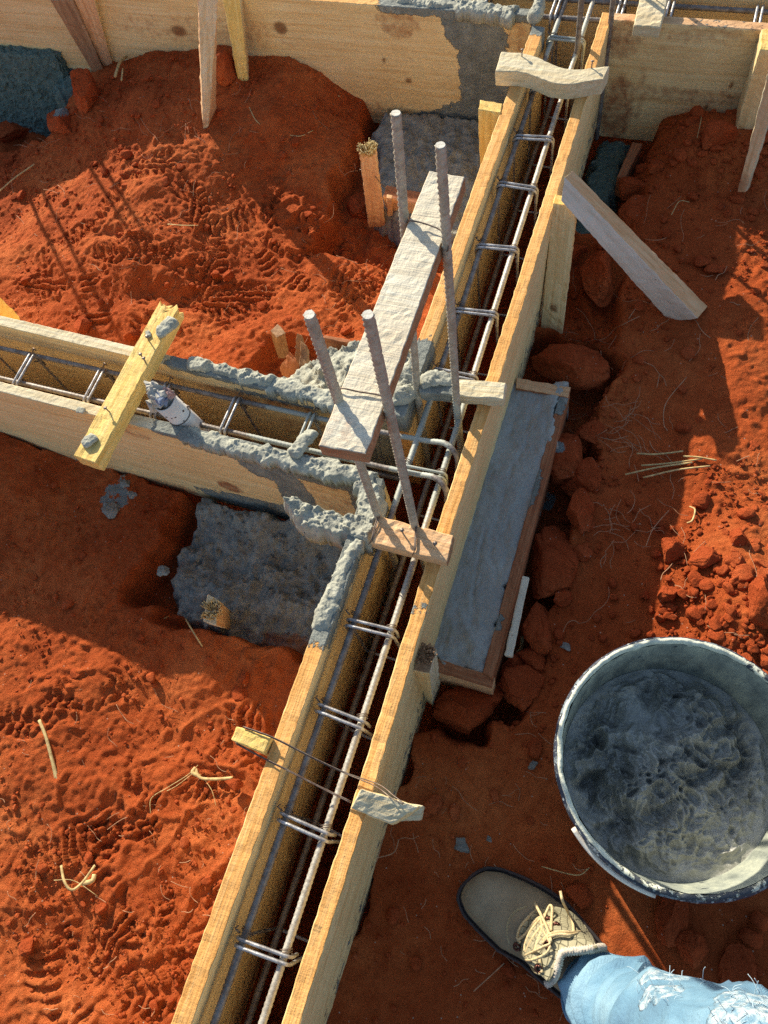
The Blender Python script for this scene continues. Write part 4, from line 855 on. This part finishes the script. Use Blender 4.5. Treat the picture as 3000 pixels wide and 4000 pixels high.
wirething([[at(1405, 662, -.10), at(1450, 672, -.10), at(1490, 720, -.13), at(1520, 745, -.15)]], 'rusty wire round the short frayed stake')
# ------------------------------------------------------------------ plastic pipe stuffed with paper
A = at(640, 1565, .055); d = (at(790, 1700, -.08)-A).normalized(); B = A+d*.30
pipe = thing('plastic_pipe', 'white plastic pipe plugged with crumpled paper standing in the cross beam', 'pipe', B)
def ring_pipe(A, B, r1, r2, name, mt):
    d_ = (B-A).normalized(); a = Vector((1, 0, 0)); u = (a-d_*a.dot(d_)).normalized(); v = d_.cross(u); V = []; Fc = []; n_ = 40
    prof = [(A, r1), (B, r1), (B, r2), (A, r2)]
    for c, r in prof:
        for k in range(n_): V.append(c+u*(r*math.cos(2*math.pi*k/n_))+v*(r*math.sin(2*math.pi*k/n_)))
    for s in range(4):
        for k in range(n_): Fc.append((s*n_+k, s*n_+(k+1) % n_, ((s+1) % 4)*n_+(k+1) % n_, ((s+1) % 4)*n_+k))
    c0 = (A+B)/2; return put(name, mkmesh(name, np.array([tuple(q-c0) for q in V]), Fc, [mt]), Matrix.Translation(c0), pipe)
ring_pipe(A, B, .0215, .0190, 'pipe', 'pvc')
tubes('tie_wire', [([A+d*.052+Vector((0, 0, 0))+(Vector((1, 0, 0))-d*d.x).normalized()*(.0222*math.cos(k*.35))+d.cross((Vector((1, 0, 0))-d*d.x).normalized())*(.0222*math.sin(k*.35)) for k in range(20)], .0012)], ['wire'], pipe, 6)
def crumple(c, s, seed, mt, n_=5):
    P, Fc = rock_shape(seed, n_-1, 30, .35, .16); P = P*np.array(s)*1.15
    return put('paper_plug', mkmesh('paper_plug', P, Fc, [mt], smooth=False), Matrix.Translation(Vector(c)), pipe)
crumple(A+Vector((-.006, .004, .006)), (.030, .027, .026), 3, 'paper'); crumple(A+Vector((.004, -.004, .010)), (.017, .017, .016), 5, 'paper_blue', 4); crumple(A+Vector((.012, .010, .012)), (.014, .013, .013), 9, 'paper_pink', 4)
crumple(A+Vector((-.026, .016, .012)), (.024, .014, .012), 12, 'paper', 4); crumple(A+Vector((-.018, -.012, .0)), (.017, .014, .018), 15, 'paper', 4)
# mortar dabs on the pipe
for k in range(16):
    a = random.uniform(-1.2, 1.6); q = A+d*random.uniform(.01, .12); u = (Vector((1, 0, 0))-d*d.x).normalized(); v = d.cross(u); n_ = u*math.cos(a)-v*math.sin(a)*-1
    P, Fc = rock_shape(700+k, 2, 3, .3); s = random.uniform(.0015, .0045); P = P*np.array([s, s*.7, s*.5]); 
    put('mortar_dab', mkmesh('mortar_dab', P, Fc, ['wire']), Matrix.Translation(q+n_*.0215), pipe)
# ------------------------------------------------------------------ bucket
BC = Vector((.194, .1875, 0)); ZR = .03; RR = .170; ZM = -.092
def lathe(name, prof, mats, parent, n_=128, attrsf=None, wob=0., seed=0, c=BC):
    V = []; prof = np.array(prof); m_ = len(prof); A = np.linspace(0, 2*math.pi, n_, endpoint=False)
    V = np.stack([np.outer(prof[:, 0], np.cos(A)), np.outer(prof[:, 0], np.sin(A)), np.repeat(prof[:, 1:2], n_, 1)], -1).reshape(-1, 3)
    if wob: V = V+wob*np.stack([fbm(V, 70, 4, seed+k) for k in range(3)], 1)
    I = np.arange(m_*n_).reshape(m_, n_); J = np.roll(I, -1, 1); Q = np.stack([I[:-1].ravel(), I[1:].ravel(), J[1:].ravel(), J[:-1].ravel()], 1)
    return put(name, mkmesh(name, V, Q, mats, attrs=attrsf(V) if attrsf else None), Matrix.Translation(c), parent)
zg = -.238
bucket = thing('bucket', 'round bucket crusted with dried cement and full of wet mortar', 'bucket', BC+Vector((0, 0, zg)))
def rwall(z): return .161+(.0)*z-.020*np.clip((ZR-z)/(ZR-zg), 0, 1)
zs = np.linspace(ZR-.004, zg, 24)
lathe('body', [(rwall(z)+.003, z) for z in zs]+[(.0, zg)], ['bucket_out'], bucket)
zi = np.linspace(zg+.004, ZR-.004, 30)
lathe('inner_wall', [(0, zg+.004)]+[(rwall(z)-.001, z) for z in zi], ['bucket_in'], bucket, 160, wob=.0007)
lathe('rim', [(.1600, ZR-.008), (.1605, ZR+.000), (.1625, ZR+.003), (.1660, ZR+.0035), (.1672, ZR+.0015), (.1668, ZR-.004), (.1640, ZR-.006)], ['bucket_rim'], bucket, 256, wob=.0013, seed=4,
      attrsf=lambda V: {'mort': sm(-.25, .6, -V[:, 0]/.17+.35*V[:, 1]/.17+.1)})
lathe('flange', [(.1640, ZR+.0005), (.1690, ZR-.0005), (.1708, ZR-.004), (.1708, ZR-.014), (.1680, ZR-.0165), (.1620, ZR-.018)], ['bucket_out'], bucket, 200, wob=.0005)
lathe('collar', [(.1600, ZR-.020), (.1645, ZR-.022), (.1655, ZR-.034), (.1610, ZR-.040), (.1570, ZR-.044)], ['bucket_out'], bucket, 160)
# handle lug with the pale plastic grip seen at the lower left
hp = [BC+Vector((math.cos(a)*.1715, math.sin(a)*.1715, ZR-.030-.010*math.sin((a-3.95)/.75*math.pi))) for a in np.linspace(3.95, 4.70, 24)]
tubes('handle', [(hp, .0042)], ['pvc'], bucket, 10)
# wet mortar inside
n1, n2 = 170, 460; V = []; rr_ = np.linspace(0, 1, n1)**.8*(rwall(ZM)-.0015); A_ = np.linspace(0, 2*math.pi, n2, endpoint=False)
mx = np.outer(rr_, np.cos(A_)); my = np.outer(rr_, np.sin(A_)); pp = np.stack([mx, my], -1)
hh = fbm(pp, 13, 4, 91, .55); rid = 1-np.abs(fbm(pp+.02*np.stack([vn(pp, 40, 3), vn(pp, 40, 4)], -1), 20, 4, 95, .6)); fin = 1-np.abs(fbm(pp+.006*np.stack([vn(pp, 60, 13), vn(pp, 60, 14)], -1), 62, 3, 96, .6)); edge_ = sm(1.0, .80, rr_/rr_.max())[:, None]
flat = 1-np.exp(-(((mx+.055)**2)/.0022+((my-.065)**2)/.0016))       # smooth pool at upper left
low_ = 1-.75*sm(.02, .10, mx*.75-my*.66)
mz = ZM-.012*sm(.0, .09, mx*.75-my*.66)+.046*edge_*flat*low_*(.05+.6*hh)+.034*edge_*flat*low_*(rid-.7)+.007*edge_*flat*(fin-.6)+.012*low_*np.exp(-((mx+.01)**2+(my+.0)**2)/.006)*edge_+.0022*fbm(pp, 90, 3, 97)*flat*edge_
V = np.stack([mx, my, mz], -1).reshape(-1, 3); I = np.arange(n1*n2).reshape(n1, n2); J = np.roll(I, -1, 1); Q = np.stack([I[:-1].ravel(), I[1:].ravel(), J[1:].ravel(), J[:-1].ravel()], 1)
tag(put('wet_mortar', mkmesh('wet_mortar', V, Q, ['mortar_wet']), Matrix.Translation(BC)), 'churned wet grey mortar filling the bucket', 'wet mortar')
# ------------------------------------------------------------------ person: one leg in torn jeans and a work boot
zgb = -.234
per = thing('person', 'standing person seen from above in torn light blue jeans and an olive work boot', 'person', (.15, -.16, zgb))
o2 = np.array([-.055, -.06]); dd = np.array([.87, -.49]); nn = np.array([.49, .87])
sL = [(0, .018), (.003, .033), (.009, .046), (.025, .061), (.058, .078), (.091, .091), (.123, .098), (.151, .098), (.197, .096), (.25, .090), (.28, .076), (.297, .045)]
sR = [(0, -.002), (.003, -.014), (.010, -.022), (.03, -.029), (.061, -.028), (.099, -.024), (.133, -.010), (.167, -.005), (.21, .002), (.25, .008), (.28, .018), (.297, .042)]
fl = lambda s: np.interp(s, *zip(*sL)); fr = lambda s: np.interp(s, *zip(*sR))
def loft(name, rings, mats, parent, cap=True, smooth=True, attrs=None, closed=True, recalc=True):
    n_ = len(rings[0]); V = np.array(rings).reshape(-1, 3); m_ = len(rings); Fc = []
    for i in range(m_-1):
        for k in range(n_ if closed else n_-1): Fc.append((i*n_+k, i*n_+(k+1) % n_, (i+1)*n_+(k+1) % n_, (i+1)*n_+k))
    if cap: Fc.append(tuple(range(n_-1, -1, -1))); Fc.append(tuple((m_-1)*n_+k for k in range(n_)))
    c0 = V.mean(0); me = mkmesh(name, V-c0, Fc, mats, smooth=smooth, attrs=attrs)
    if recalc:
        bm = bmesh.new(); bm.from_mesh(me); bmesh.ops.recalc_face_normals(bm, faces=bm.faces); bm.to_mesh(me); bm.free()
    return put(name, me, Matrix.Translation(Vector(c0)), parent)
def fw(s, t, z): q = o2+dd*s+nn*t; return (q[0], q[1], z)
SS = np.concatenate([np.array([.0003, .002, .005, .009]), np.linspace(.015, .285, 46), np.array([.291, .295, .2968])])
hh_ = lambda s: np.interp(s, [0, .004, .012, .03, .06, .10, .13, .16, .19, .22, .26, .285, .297], [.028, .040, .051, .060, .064, .068, .080, .104, .125, .140, .140, .125, .07])
rings = []
for s in SS:
    a, b_ = fl(s)-.004*1, fr(s)+.004; c = (a+b_)/2; hw = max((a-b_)/2, .0008); R = []
    narrow = np.interp(s, [0, .10, .16, .2, .3], [1, 1, .92, .84, .86])
    for k in range(40):
        th = 2*math.pi*k/40; ct, st_ = math.cos(th), math.sin(th)
        x = math.copysign(abs(ct)**.82, ct); zq = st_
        up = max(zq, 0)
        t = c+x*hw*(1-(1-narrow)*min(1, up*1.6)); z = zgb+.018+(hh_(s)-.018)*math.copysign(abs(zq)**.85, zq)*(1 if zq > 0 else .14)
        R.append(fw(s, t, z))
    rings.append(R)
boot = thing('work_boot', None, None, (0.1, -.12, zgb)); boot.parent = per; boot.matrix_local = WM[per.name].inverted() @ WM[boot.name]
upper = loft('upper', rings, ['leather'], boot)
rings = []
for z, k in ((zgb-.001, -.001), (zgb+.004, .003), (zgb+.018, .0045), (zgb+.025, .004), (zgb+.0265, .0005)):
    R = []
    for s in np.concatenate([SS, SS[::-1]]):
        pass
    cL = [(s, fl(s)) for s in SS]+[(s, fr(s)) for s in SS[::-1]]
    cen = np.array([.15, .04])
    for s, t in cL:
        q = np.array([s, t]); dq = q-cen; dq = dq/np.linalg.norm(dq); q = q+dq*k; R.append(fw(q[0], q[1], z))
    rings.append(R)
loft('sole', rings, ['rubber'], boot)
ol = [Vector(fw(*(np.array([s_, t_])+(np.array([s_, t_])-np.array([.15, .04]))/np.linalg.norm(np.array([s_, t_])-np.array([.15, .04]))*.0008), zgb+.029)) for s_, t_ in [(q, fl(q)) for q in SS[::-1]]+[(q, fr(q)) for q in SS]]
tubes('welt', [(ol, .0026, dict(rfun=lambda s, a, u: 1+.2*math.sin(s*1500)))], ['rubber'], boot, 6)
# stitched toe seam
def bvh_of(o):
    me = o.data; mw = WM[o.name]; return BVHTree.FromPolygons([mw @ v.co for v in me.vertices], [tuple(p.vertices) for p in me.polygons])
bv = bvh_of(upper)
def on(px, py, off=.002, tree=None, zdef=-.12):
    h = (tree or bv).ray_cast(Vector((0, 0, CH)), ray(px, py).normalized())
    if h[0] is None: return at(px, py, zdef)
    n_ = h[1] if h[1].dot(ray(px, py)) < 0 else -h[1]
    return h[0]+n_*off
def k8(x, y): return (1750+x*.6028, 3300+y*.6028)
for L_ in ([(395, 640), (378, 560), (395, 480), (440, 425), (510, 395)], [(400, 645), (384, 560), (401, 484), (445, 430), (514, 400)], [(540, 660), (520, 640), (480, 640), (440, 660), (400, 700)], [(860, 560), (900, 600), (950, 640), (990, 690)]):
    tubes('seam', [(catmull([on(1750+x*.6028, 3300+y*.6028, .0002) for x, y in L_], 8), .0008)], ['suede'], boot, 6)
# tongue and quilted panel
rows = [([(455, 650), (480, 540), (560, 440), (650, 415), (760, 440), (840, 500), (880, 560)], None), ([(480, 690), (520, 590), (600, 500), (700, 480), (800, 510), (880, 570), (920, 610)], None),
        ([(530, 770), (570, 660), (640, 590), (740, 570), (840, 590), (910, 620), (950, 640)], -.088), ([(600, 840), (640, 750), (690, 670), (780, 630), (860, 625), (920, 640), (960, 655)], -.074), ([(650, 890), (690, 830), (725, 760), (745, 695), (830, 685), (900, 678), (970, 668)], -.066)]
G = []
for r_, z in rows:
    G.append([on(*k8(*q), .004) if z is None else at(*k8(*q), z) for q in r_])
G2 = []
cols = [catmull([G[i][j] for i in range(len(G))], 6) for j in range(7)]
for i in range(len(cols[0])): G2.append([tuple(v) for v in catmull([cols[j][i] for j in range(7)], 5)])
tg_ = loft('tongue', G2, ['quilt'], boot, cap=False, closed=False, recalc=False)
md = tg_.modifiers.new('thick', 'SOLIDIFY'); md.thickness = .004; md.offset = 0
bv2 = bvh_of(tg_)
def on2(x, y, off=.004):
    px = k8(x, y); h = bv2.ray_cast(Vector((0, 0, CH)), ray(*px).normalized()); h1 = bv.ray_cast(Vector((0, 0, CH)), ray(*px).normalized())
    c = [q[0] for q in (h, h1) if q[0] is not None]
    if not c: return at(*px, -.10)
    b_ = min(c, key=lambda q: (q-Vector((0, 0, CH))).length); return b_+(Vector((0, 0, CH))-b_).normalized()*off
# suede quarter panel on the far side and eyelets
col = catmull([at(*k8(*q), z) for q, z in (((640, 905), -.085), ((690, 860), -.072), ((715, 780), -.066), ((738, 705), -.064), ((800, 690), -.064), ((880, 682), -.065), ((950, 672), -.072), ((1010, 665), -.09))], 10)
tubes('collar_trim', [(col, .0052, dict(rfun=lambda s, a, u: 1+.25*math.sin(s*1700+a*3)))], ['fleece'], boot, 8)
for (x, y) in ((655, 490), (705, 525), (445, 660), (640, 640), (585, 800)): 
    c = on2(x, y, .003); tubes('eyelet', [ring(c, (.2, -.2, 1), .0042, .0016)], ['eyelet'], boot, 6)
laces = [[(560, 375), (590, 430), (625, 500), (650, 560), (668, 625)], [(728, 300), (745, 370), (775, 430), (805, 490), (815, 560)], [(668, 555), (672, 480), (675, 410), (660, 392), (640, 430), (620, 480)], [(575, 420), (520, 470), (470, 530), (450, 600), (470, 635)],
         [(640, 440), (580, 500), (530, 570), (500, 650), (500, 690)], [(500, 720), (560, 690), (620, 660), (660, 640), (640, 600), (620, 560)], [(498, 735), (520, 750), (580, 735), (640, 700), (665, 655)], [(455, 615), (500, 580), (560, 500), (600, 470), (650, 480)],
         [(610, 620), (660, 580), (730, 565), (800, 570), (860, 565)], [(612, 640), (650, 600), (720, 580), (790, 585), (840, 575)], [(505, 700), (540, 620), (580, 560), (620, 520), (690, 505)], [(520, 745), (540, 790), (560, 820), (595, 835)], [(590, 720), (600, 780), (610, 830)], [(560, 690), (590, 600), (610, 540), (600, 470)]]
lifts = [.014, .018, .016, .003, .006, .009, .012, .005, .012, .010, .008, .004, .003, .004]
tubes('laces', [(catmull([on2(x, y, lf*(.55+.45*math.sin(math.pi*(i+.5)/len(L)))+.002) for i, (x, y) in enumerate(L)], 8), .0021, dict(flat=.8)) for L, lf in zip(laces, lifts)], ['lace'], boot, 8)
# sock and jeans
sock = [[(.157+.034*math.cos(a)+t_[0], -.128+.040*math.sin(a)+t_[1], z) for a in np.linspace(0, 2*math.pi, 32, endpoint=False)] for z, t_ in ((-.15, (0, 0)), (-.10, (0, 0)), (-.05, (.01, 0)), (0, (.04, 0)))]
loft('sock', sock, ['sock'], per)
axis = [((.160, -.128, -.118), .047), ((.165, -.128, -.10), .049), ((.185, -.130, -.05), .055), ((.206, -.132, .0), .063), ((.228, -.132, .08), .072), ((.250, -.130, .16), .080), ((.285, -.128, .25), .088), ((.33, -.150, .34), .092), ((.37, -.21, .45), .098), ((.40, -.29, .58), .108), ((.42, -.35, .70), .115), ((.43, -.39, .80), .12)]
cs = catmull([a[0] for a in axis], 14); rad = catmull([(a[1], 0, 0) for a in axis], 14); rings = []; NV = 120
for i, (c, r) in enumerate(zip(cs, rad)):
    t = (cs[min(i+1, len(cs)-1)]-cs[max(i-1, 0)]).normalized(); t = (t*.6+Vector((0, 0, 1))*.4).normalized(); u = Vector((0, 1, 0)); u = (u-t*u.dot(t)).normalized(); v = t.cross(u); ln = i/(len(cs)-1)
    R = []
    for k in range(NV):
        a = 2*math.pi*k/NV; R.append(tuple(c+u*(math.cos(a)*r.x)+v*(math.sin(a)*r.x)))
    rings.append(R)
Wj = np.array(rings); Cj = np.array([tuple(c) for c in cs])[:, None, :]; dj = Wj-Cj; dj /= np.linalg.norm(dj, axis=2, keepdims=True)
zj = Wj[..., 2]; fold = np.exp(-((zj+.06)/.06)**2)
wv = .0065*fold*np.sin((Wj[..., 2]+.25*vn(Wj*np.array([1, 1, .3]), 12, 6)*.12)*2*math.pi/.032)+.003*fbm(Wj, 14, 3, 12)+.0016*fbm(Wj, 45, 3, 15)+.009*np.clip(1-2.6*np.abs(fbm(Wj*np.array([1.2, 1, .55])+.02*np.stack([vn(Wj, 20, 31)]*3, -1), 11, 2, 33)), 0, 1)**2*(zj > -.10)
Wj = Wj+dj*wv[..., None]
TORN = [(2545, 3800, .020), (2600, 3870, .022), (2530, 3890, .018), (2650, 3815, .02), (2760, 3830, .012), (2880, 3900, .026), (2940, 3960, .03), (2830, 3985, .02), (2990, 3900, .02)]
mo = np.zeros(Wj.shape[:2])
jeans = loft('jeans', Wj.tolist(), ['denim'], per, cap=False)
bj = bvh_of(jeans)
for (x, y, r) in TORN:
    h = bj.ray_cast(Vector((0, 0, CH)), ray(x, y).normalized())
    if h[0] is None: h = (bj.find_nearest(at(x, y, .12))[0],)
    dq = np.linalg.norm(Wj-np.array(h[0]), axis=2); mo = np.maximum(mo, .85*(1-sm(r*.6, r*1.25, dq)))
def onj(px, py, off):
    h = bj.ray_cast(Vector((0, 0, CH)), ray(px, py).normalized())
    if h[0] is None: return None
    n_ = h[1] if h[1].dot(ray(px, py)) < 0 else -h[1]; return h[0]+n_*off
for dy in ():
    sp = [onj(x, y+dy, .0004) for x, y in ((2235, 3830), (2300, 3842), (2380, 3862), (2460, 3885), (2540, 3918), (2620, 3955), (2700, 3995))]; sp = [q for q in sp if q is not None]
    if len(sp) > 3: tubes('seam', [(catmull(sp, 8), .0009)], ['seam_thread'], per, 6)
hem = [Vector(tuple(q)) for q in Wj[1]]; hem.append(hem[0]); tubes('hem', [(hem, .0024)], ['denim'], per, 8)
a_ = jeans.data.attributes.new('mort', 'FLOAT', 'POINT'); a_.data.foreach_set('value', mo.ravel().astype(np.float32))
md = jeans.modifiers.new('thick', 'SOLIDIFY'); md.thickness = .0016
L = []
for (x, y, r) in TORN:
    for _ in range(9):
        a = random.uniform(0, 6.28); q = r*random.random()**.5*F*.9; h = bj.ray_cast(Vector((0, 0, CH)), ray(x+math.cos(a)*q*.9, y+math.sin(a)*q*.9).normalized())
        if h[0] is None: continue
        n_ = h[1] if h[1].dot(ray(x, y)) < 0 else -h[1]; b_ = h[0]; rv = Vector((random.uniform(-1, 1), random.uniform(-1, 1), random.uniform(-1, 1)))*.009
        L.append((catmull([b_-n_*.001, b_+n_*.002+rv*.4, b_+n_*random.uniform(.001, .004)+rv*.9, b_+n_*.001+rv*1.5], 3), .00032))
tubes('loose_threads', L, ['thread'], per, 4)['kind'] = 'stuff'
# ------------------------------------------------------------------ straw and roots
def gp(px, py, up=.003): p = gat(px, py); return p+Vector((0, 0, up+.004))
GSW = 'straws lying on the red earth'
def straw(lst, label, r=.0022, mt='straw', flat=.5, name='straw', up=.004, cat='straw', grp=GSW):
    o = tubes(name, [(catmull([gp(x, y, up+(.002 if 0 < i < len(L)-1 else 0)) for i, (x, y) in enumerate(L)], 6), rr*.75, dict(flat=flat)) for L, rr in lst], [mt], None, 6)
    return tag(o, label, cat, grp)
straw([([(162, 2815), (190, 2880), (215, 2970), (238, 3060)], .0045), ([(190, 2900), (215, 2990), (225, 3050)], .002)], 'thick yellow straw on the sunlit treads at lower left')
straw([([(770, 3005), (790, 3040), (850, 3045), (915, 3040)], .004), ([(780, 2990), (740, 3030), (660, 3080), (600, 3120), (595, 3180)], .0009), ([(775, 3010), (700, 3070), (640, 3100)], .0008), ([(800, 3040), (835, 3090), (850, 3150)], .0008), ([(770, 3000), (760, 3020), (790, 3035)], .005)], 'dry tuft with thin roots on the sunlit earth left of the wire tie')
straw([([(248, 3380), (262, 3440), (290, 3475), (330, 3450), (380, 3380)], .0035), ([(330, 3450), (370, 3440), (378, 3415)], .006), ([(220, 3438), (300, 3440), (390, 3500)], .0009)], 'folded flat straw at lower left')
for k, (L, lab) in enumerate([([(2440, 2008+10), (2560, 1990), (2650, 1985)], 'uppermost left twig of the bundle in the shade'), ([(2440, 1860+0), (2440, 1860)], ''), ([(2440, 1860), (2440, 1860)], '')]): pass
tw_ = [[(2485, 1779), (2560, 1784), (2665, 1770)], [(2502, 1826), (2600, 1820), (2740, 1800)], [(2440, 1861), (2560, 1836), (2700, 1814)], [(2510, 1873), (2640, 1845), (2770, 1828)], [(2665, 1790), (2720, 1795), (2795, 1806)]]
straw([(L, .0022) for L in tw_], 'bundle of five thin dry twigs on the shaded earth at the right', flat=1., name='twig_bundle', cat='twigs', grp=None)
straw([([(545, 235), (490, 270), (465, 330)], .005), ([(545, 235), (600, 245)], .003), ([(495, 300), (490, 345)], .003), ([(450, 262), (500, 255)], .0015)], 'pale broken twig at the foot of the knotty board', flat=1., up=.02)
straw([([(975, 425), (1010, 490), (1080, 525), (1170, 545), (1225, 520)], .0016)], 'long curved pale root on the shaded heap', flat=1.)
straw([([(1325, 385), (1420, 430), (1480, 470)], .0022)], 'pale stalk lying above the back footing', flat=1.)
straw([([(0, 760), (60, 710), (140, 650)], .0028)], 'grey stalk at the left edge in the shade', flat=1.)
straw([([(648, 2420), (700, 2400), (775, 2375)], .0013), ([(720, 2405), (760, 2470), (797, 2530)], .0022), ([(745, 2385), (740, 2430)], .0009)], 'crossed dry stalks beside the stubby stake', flat=1.)
straw([([(2205, 2755-60), (2290, 2640)], .0), ] if False else [([(2345, 3385), (2300, 3390), (2250, 3418), (2115, 3385)][1:3]+[(2115, 3385)], .0012)], 'thin stalk between the boot and the bucket', flat=1.)
straw([([(660, 885), (720, 892), (780, 890)], .002)], 'pale splinter in the middle of the sunlit heap')
straw([([(2690, 1985), (2710, 2000), (2700, 2040), (2680, 2050)], .0022)], 'curled dry leaf beside the sunlit heap')
straw([([(2740, 410+20), (2735, 480), (2720, 560-10)], .0012), ([(2765, 640+60), (2735, 780)], .0)][:1], 'short dry stem at upper right')
straw([([(2620, 880-30), (2650, 640+160), (2690, 600+200)], .0012)], 'small split straw on the earth at the right', flat=.5)
straw([([(2015, 2560), (2035, 2535), (2040, 2490)], .005)], 'pale dead leaf beside the foot of the grey lath', flat=.3)
# sprigs of fine roots: stuff
L = []
rr2 = random.Random(11)
def sq(px, py, n_, ln, ang=None, r=.0005):
    a = rr2.uniform(0, 6.28) if ang is None else ang; P = []; x, y = px, py
    for k in range(n_): P.append(gp(x, y, rr2.uniform(0, .004))); a += rr2.uniform(-.7, .7); x += math.cos(a)*ln; y += math.sin(a)*ln
    L.append((catmull(P, 4), r))
for _ in range(85): sq(rr2.uniform(2150, 3000), rr2.uniform(750, 2500), rr2.randint(3, 6), rr2.uniform(12, 42), None, rr2.choice([.0004, .0005, .0007]))
for _ in range(22): sq(rr2.uniform(2250, 2550), rr2.gauss(1680, 60), 6, 30, rr2.choice([0, 3.14])+rr2.uniform(-.4, .4), .0005)
for _ in range(14): sq(rr2.gauss(2420, 40), rr2.gauss(2070, 40), 5, 28, None, .0005)
for _ in range(60): sq(rr2.uniform(1500, 2300), rr2.uniform(2750, 3900), rr2.randint(3, 5), rr2.uniform(10, 35), None, .0005)
for _ in range(70): sq(rr2.uniform(0, 1150), rr2.uniform(2650, 3950), rr2.randint(3, 5), rr2.uniform(8, 28), None, rr2.choice([.0004, .0006]))
for _ in range(110): sq(rr2.uniform(50, 1500), rr2.uniform(280, 1300), rr2.randint(3, 5), rr2.uniform(10, 32), None, rr2.choice([.0004, .0006]))
for P in ([(2480, 1215), (2400, 1330), (2340, 1430), (2280, 1560)], [(2680, 1480), (2600, 1580), (2590, 1660), (2605, 1690)], [(2610, 2000), (2550, 2070), (2520, 2140)], [(1930, 3395-20), (1990, 3480)], [(1480, 3350), (1540, 3330), (1560, 3280)], [(1850, 3870), (1970, 3760), (2060, 3700)][:2], [(1500, 3260), (1470, 3370), (1420, 3420)]):
    L.append((catmull([gp(*q) for q in P], 8), .0009))
tag(tubes('fine_roots', L, ['root'], None, 4), 'fine pale roots sprinkled over the red earth', 'roots', None, 'stuff')
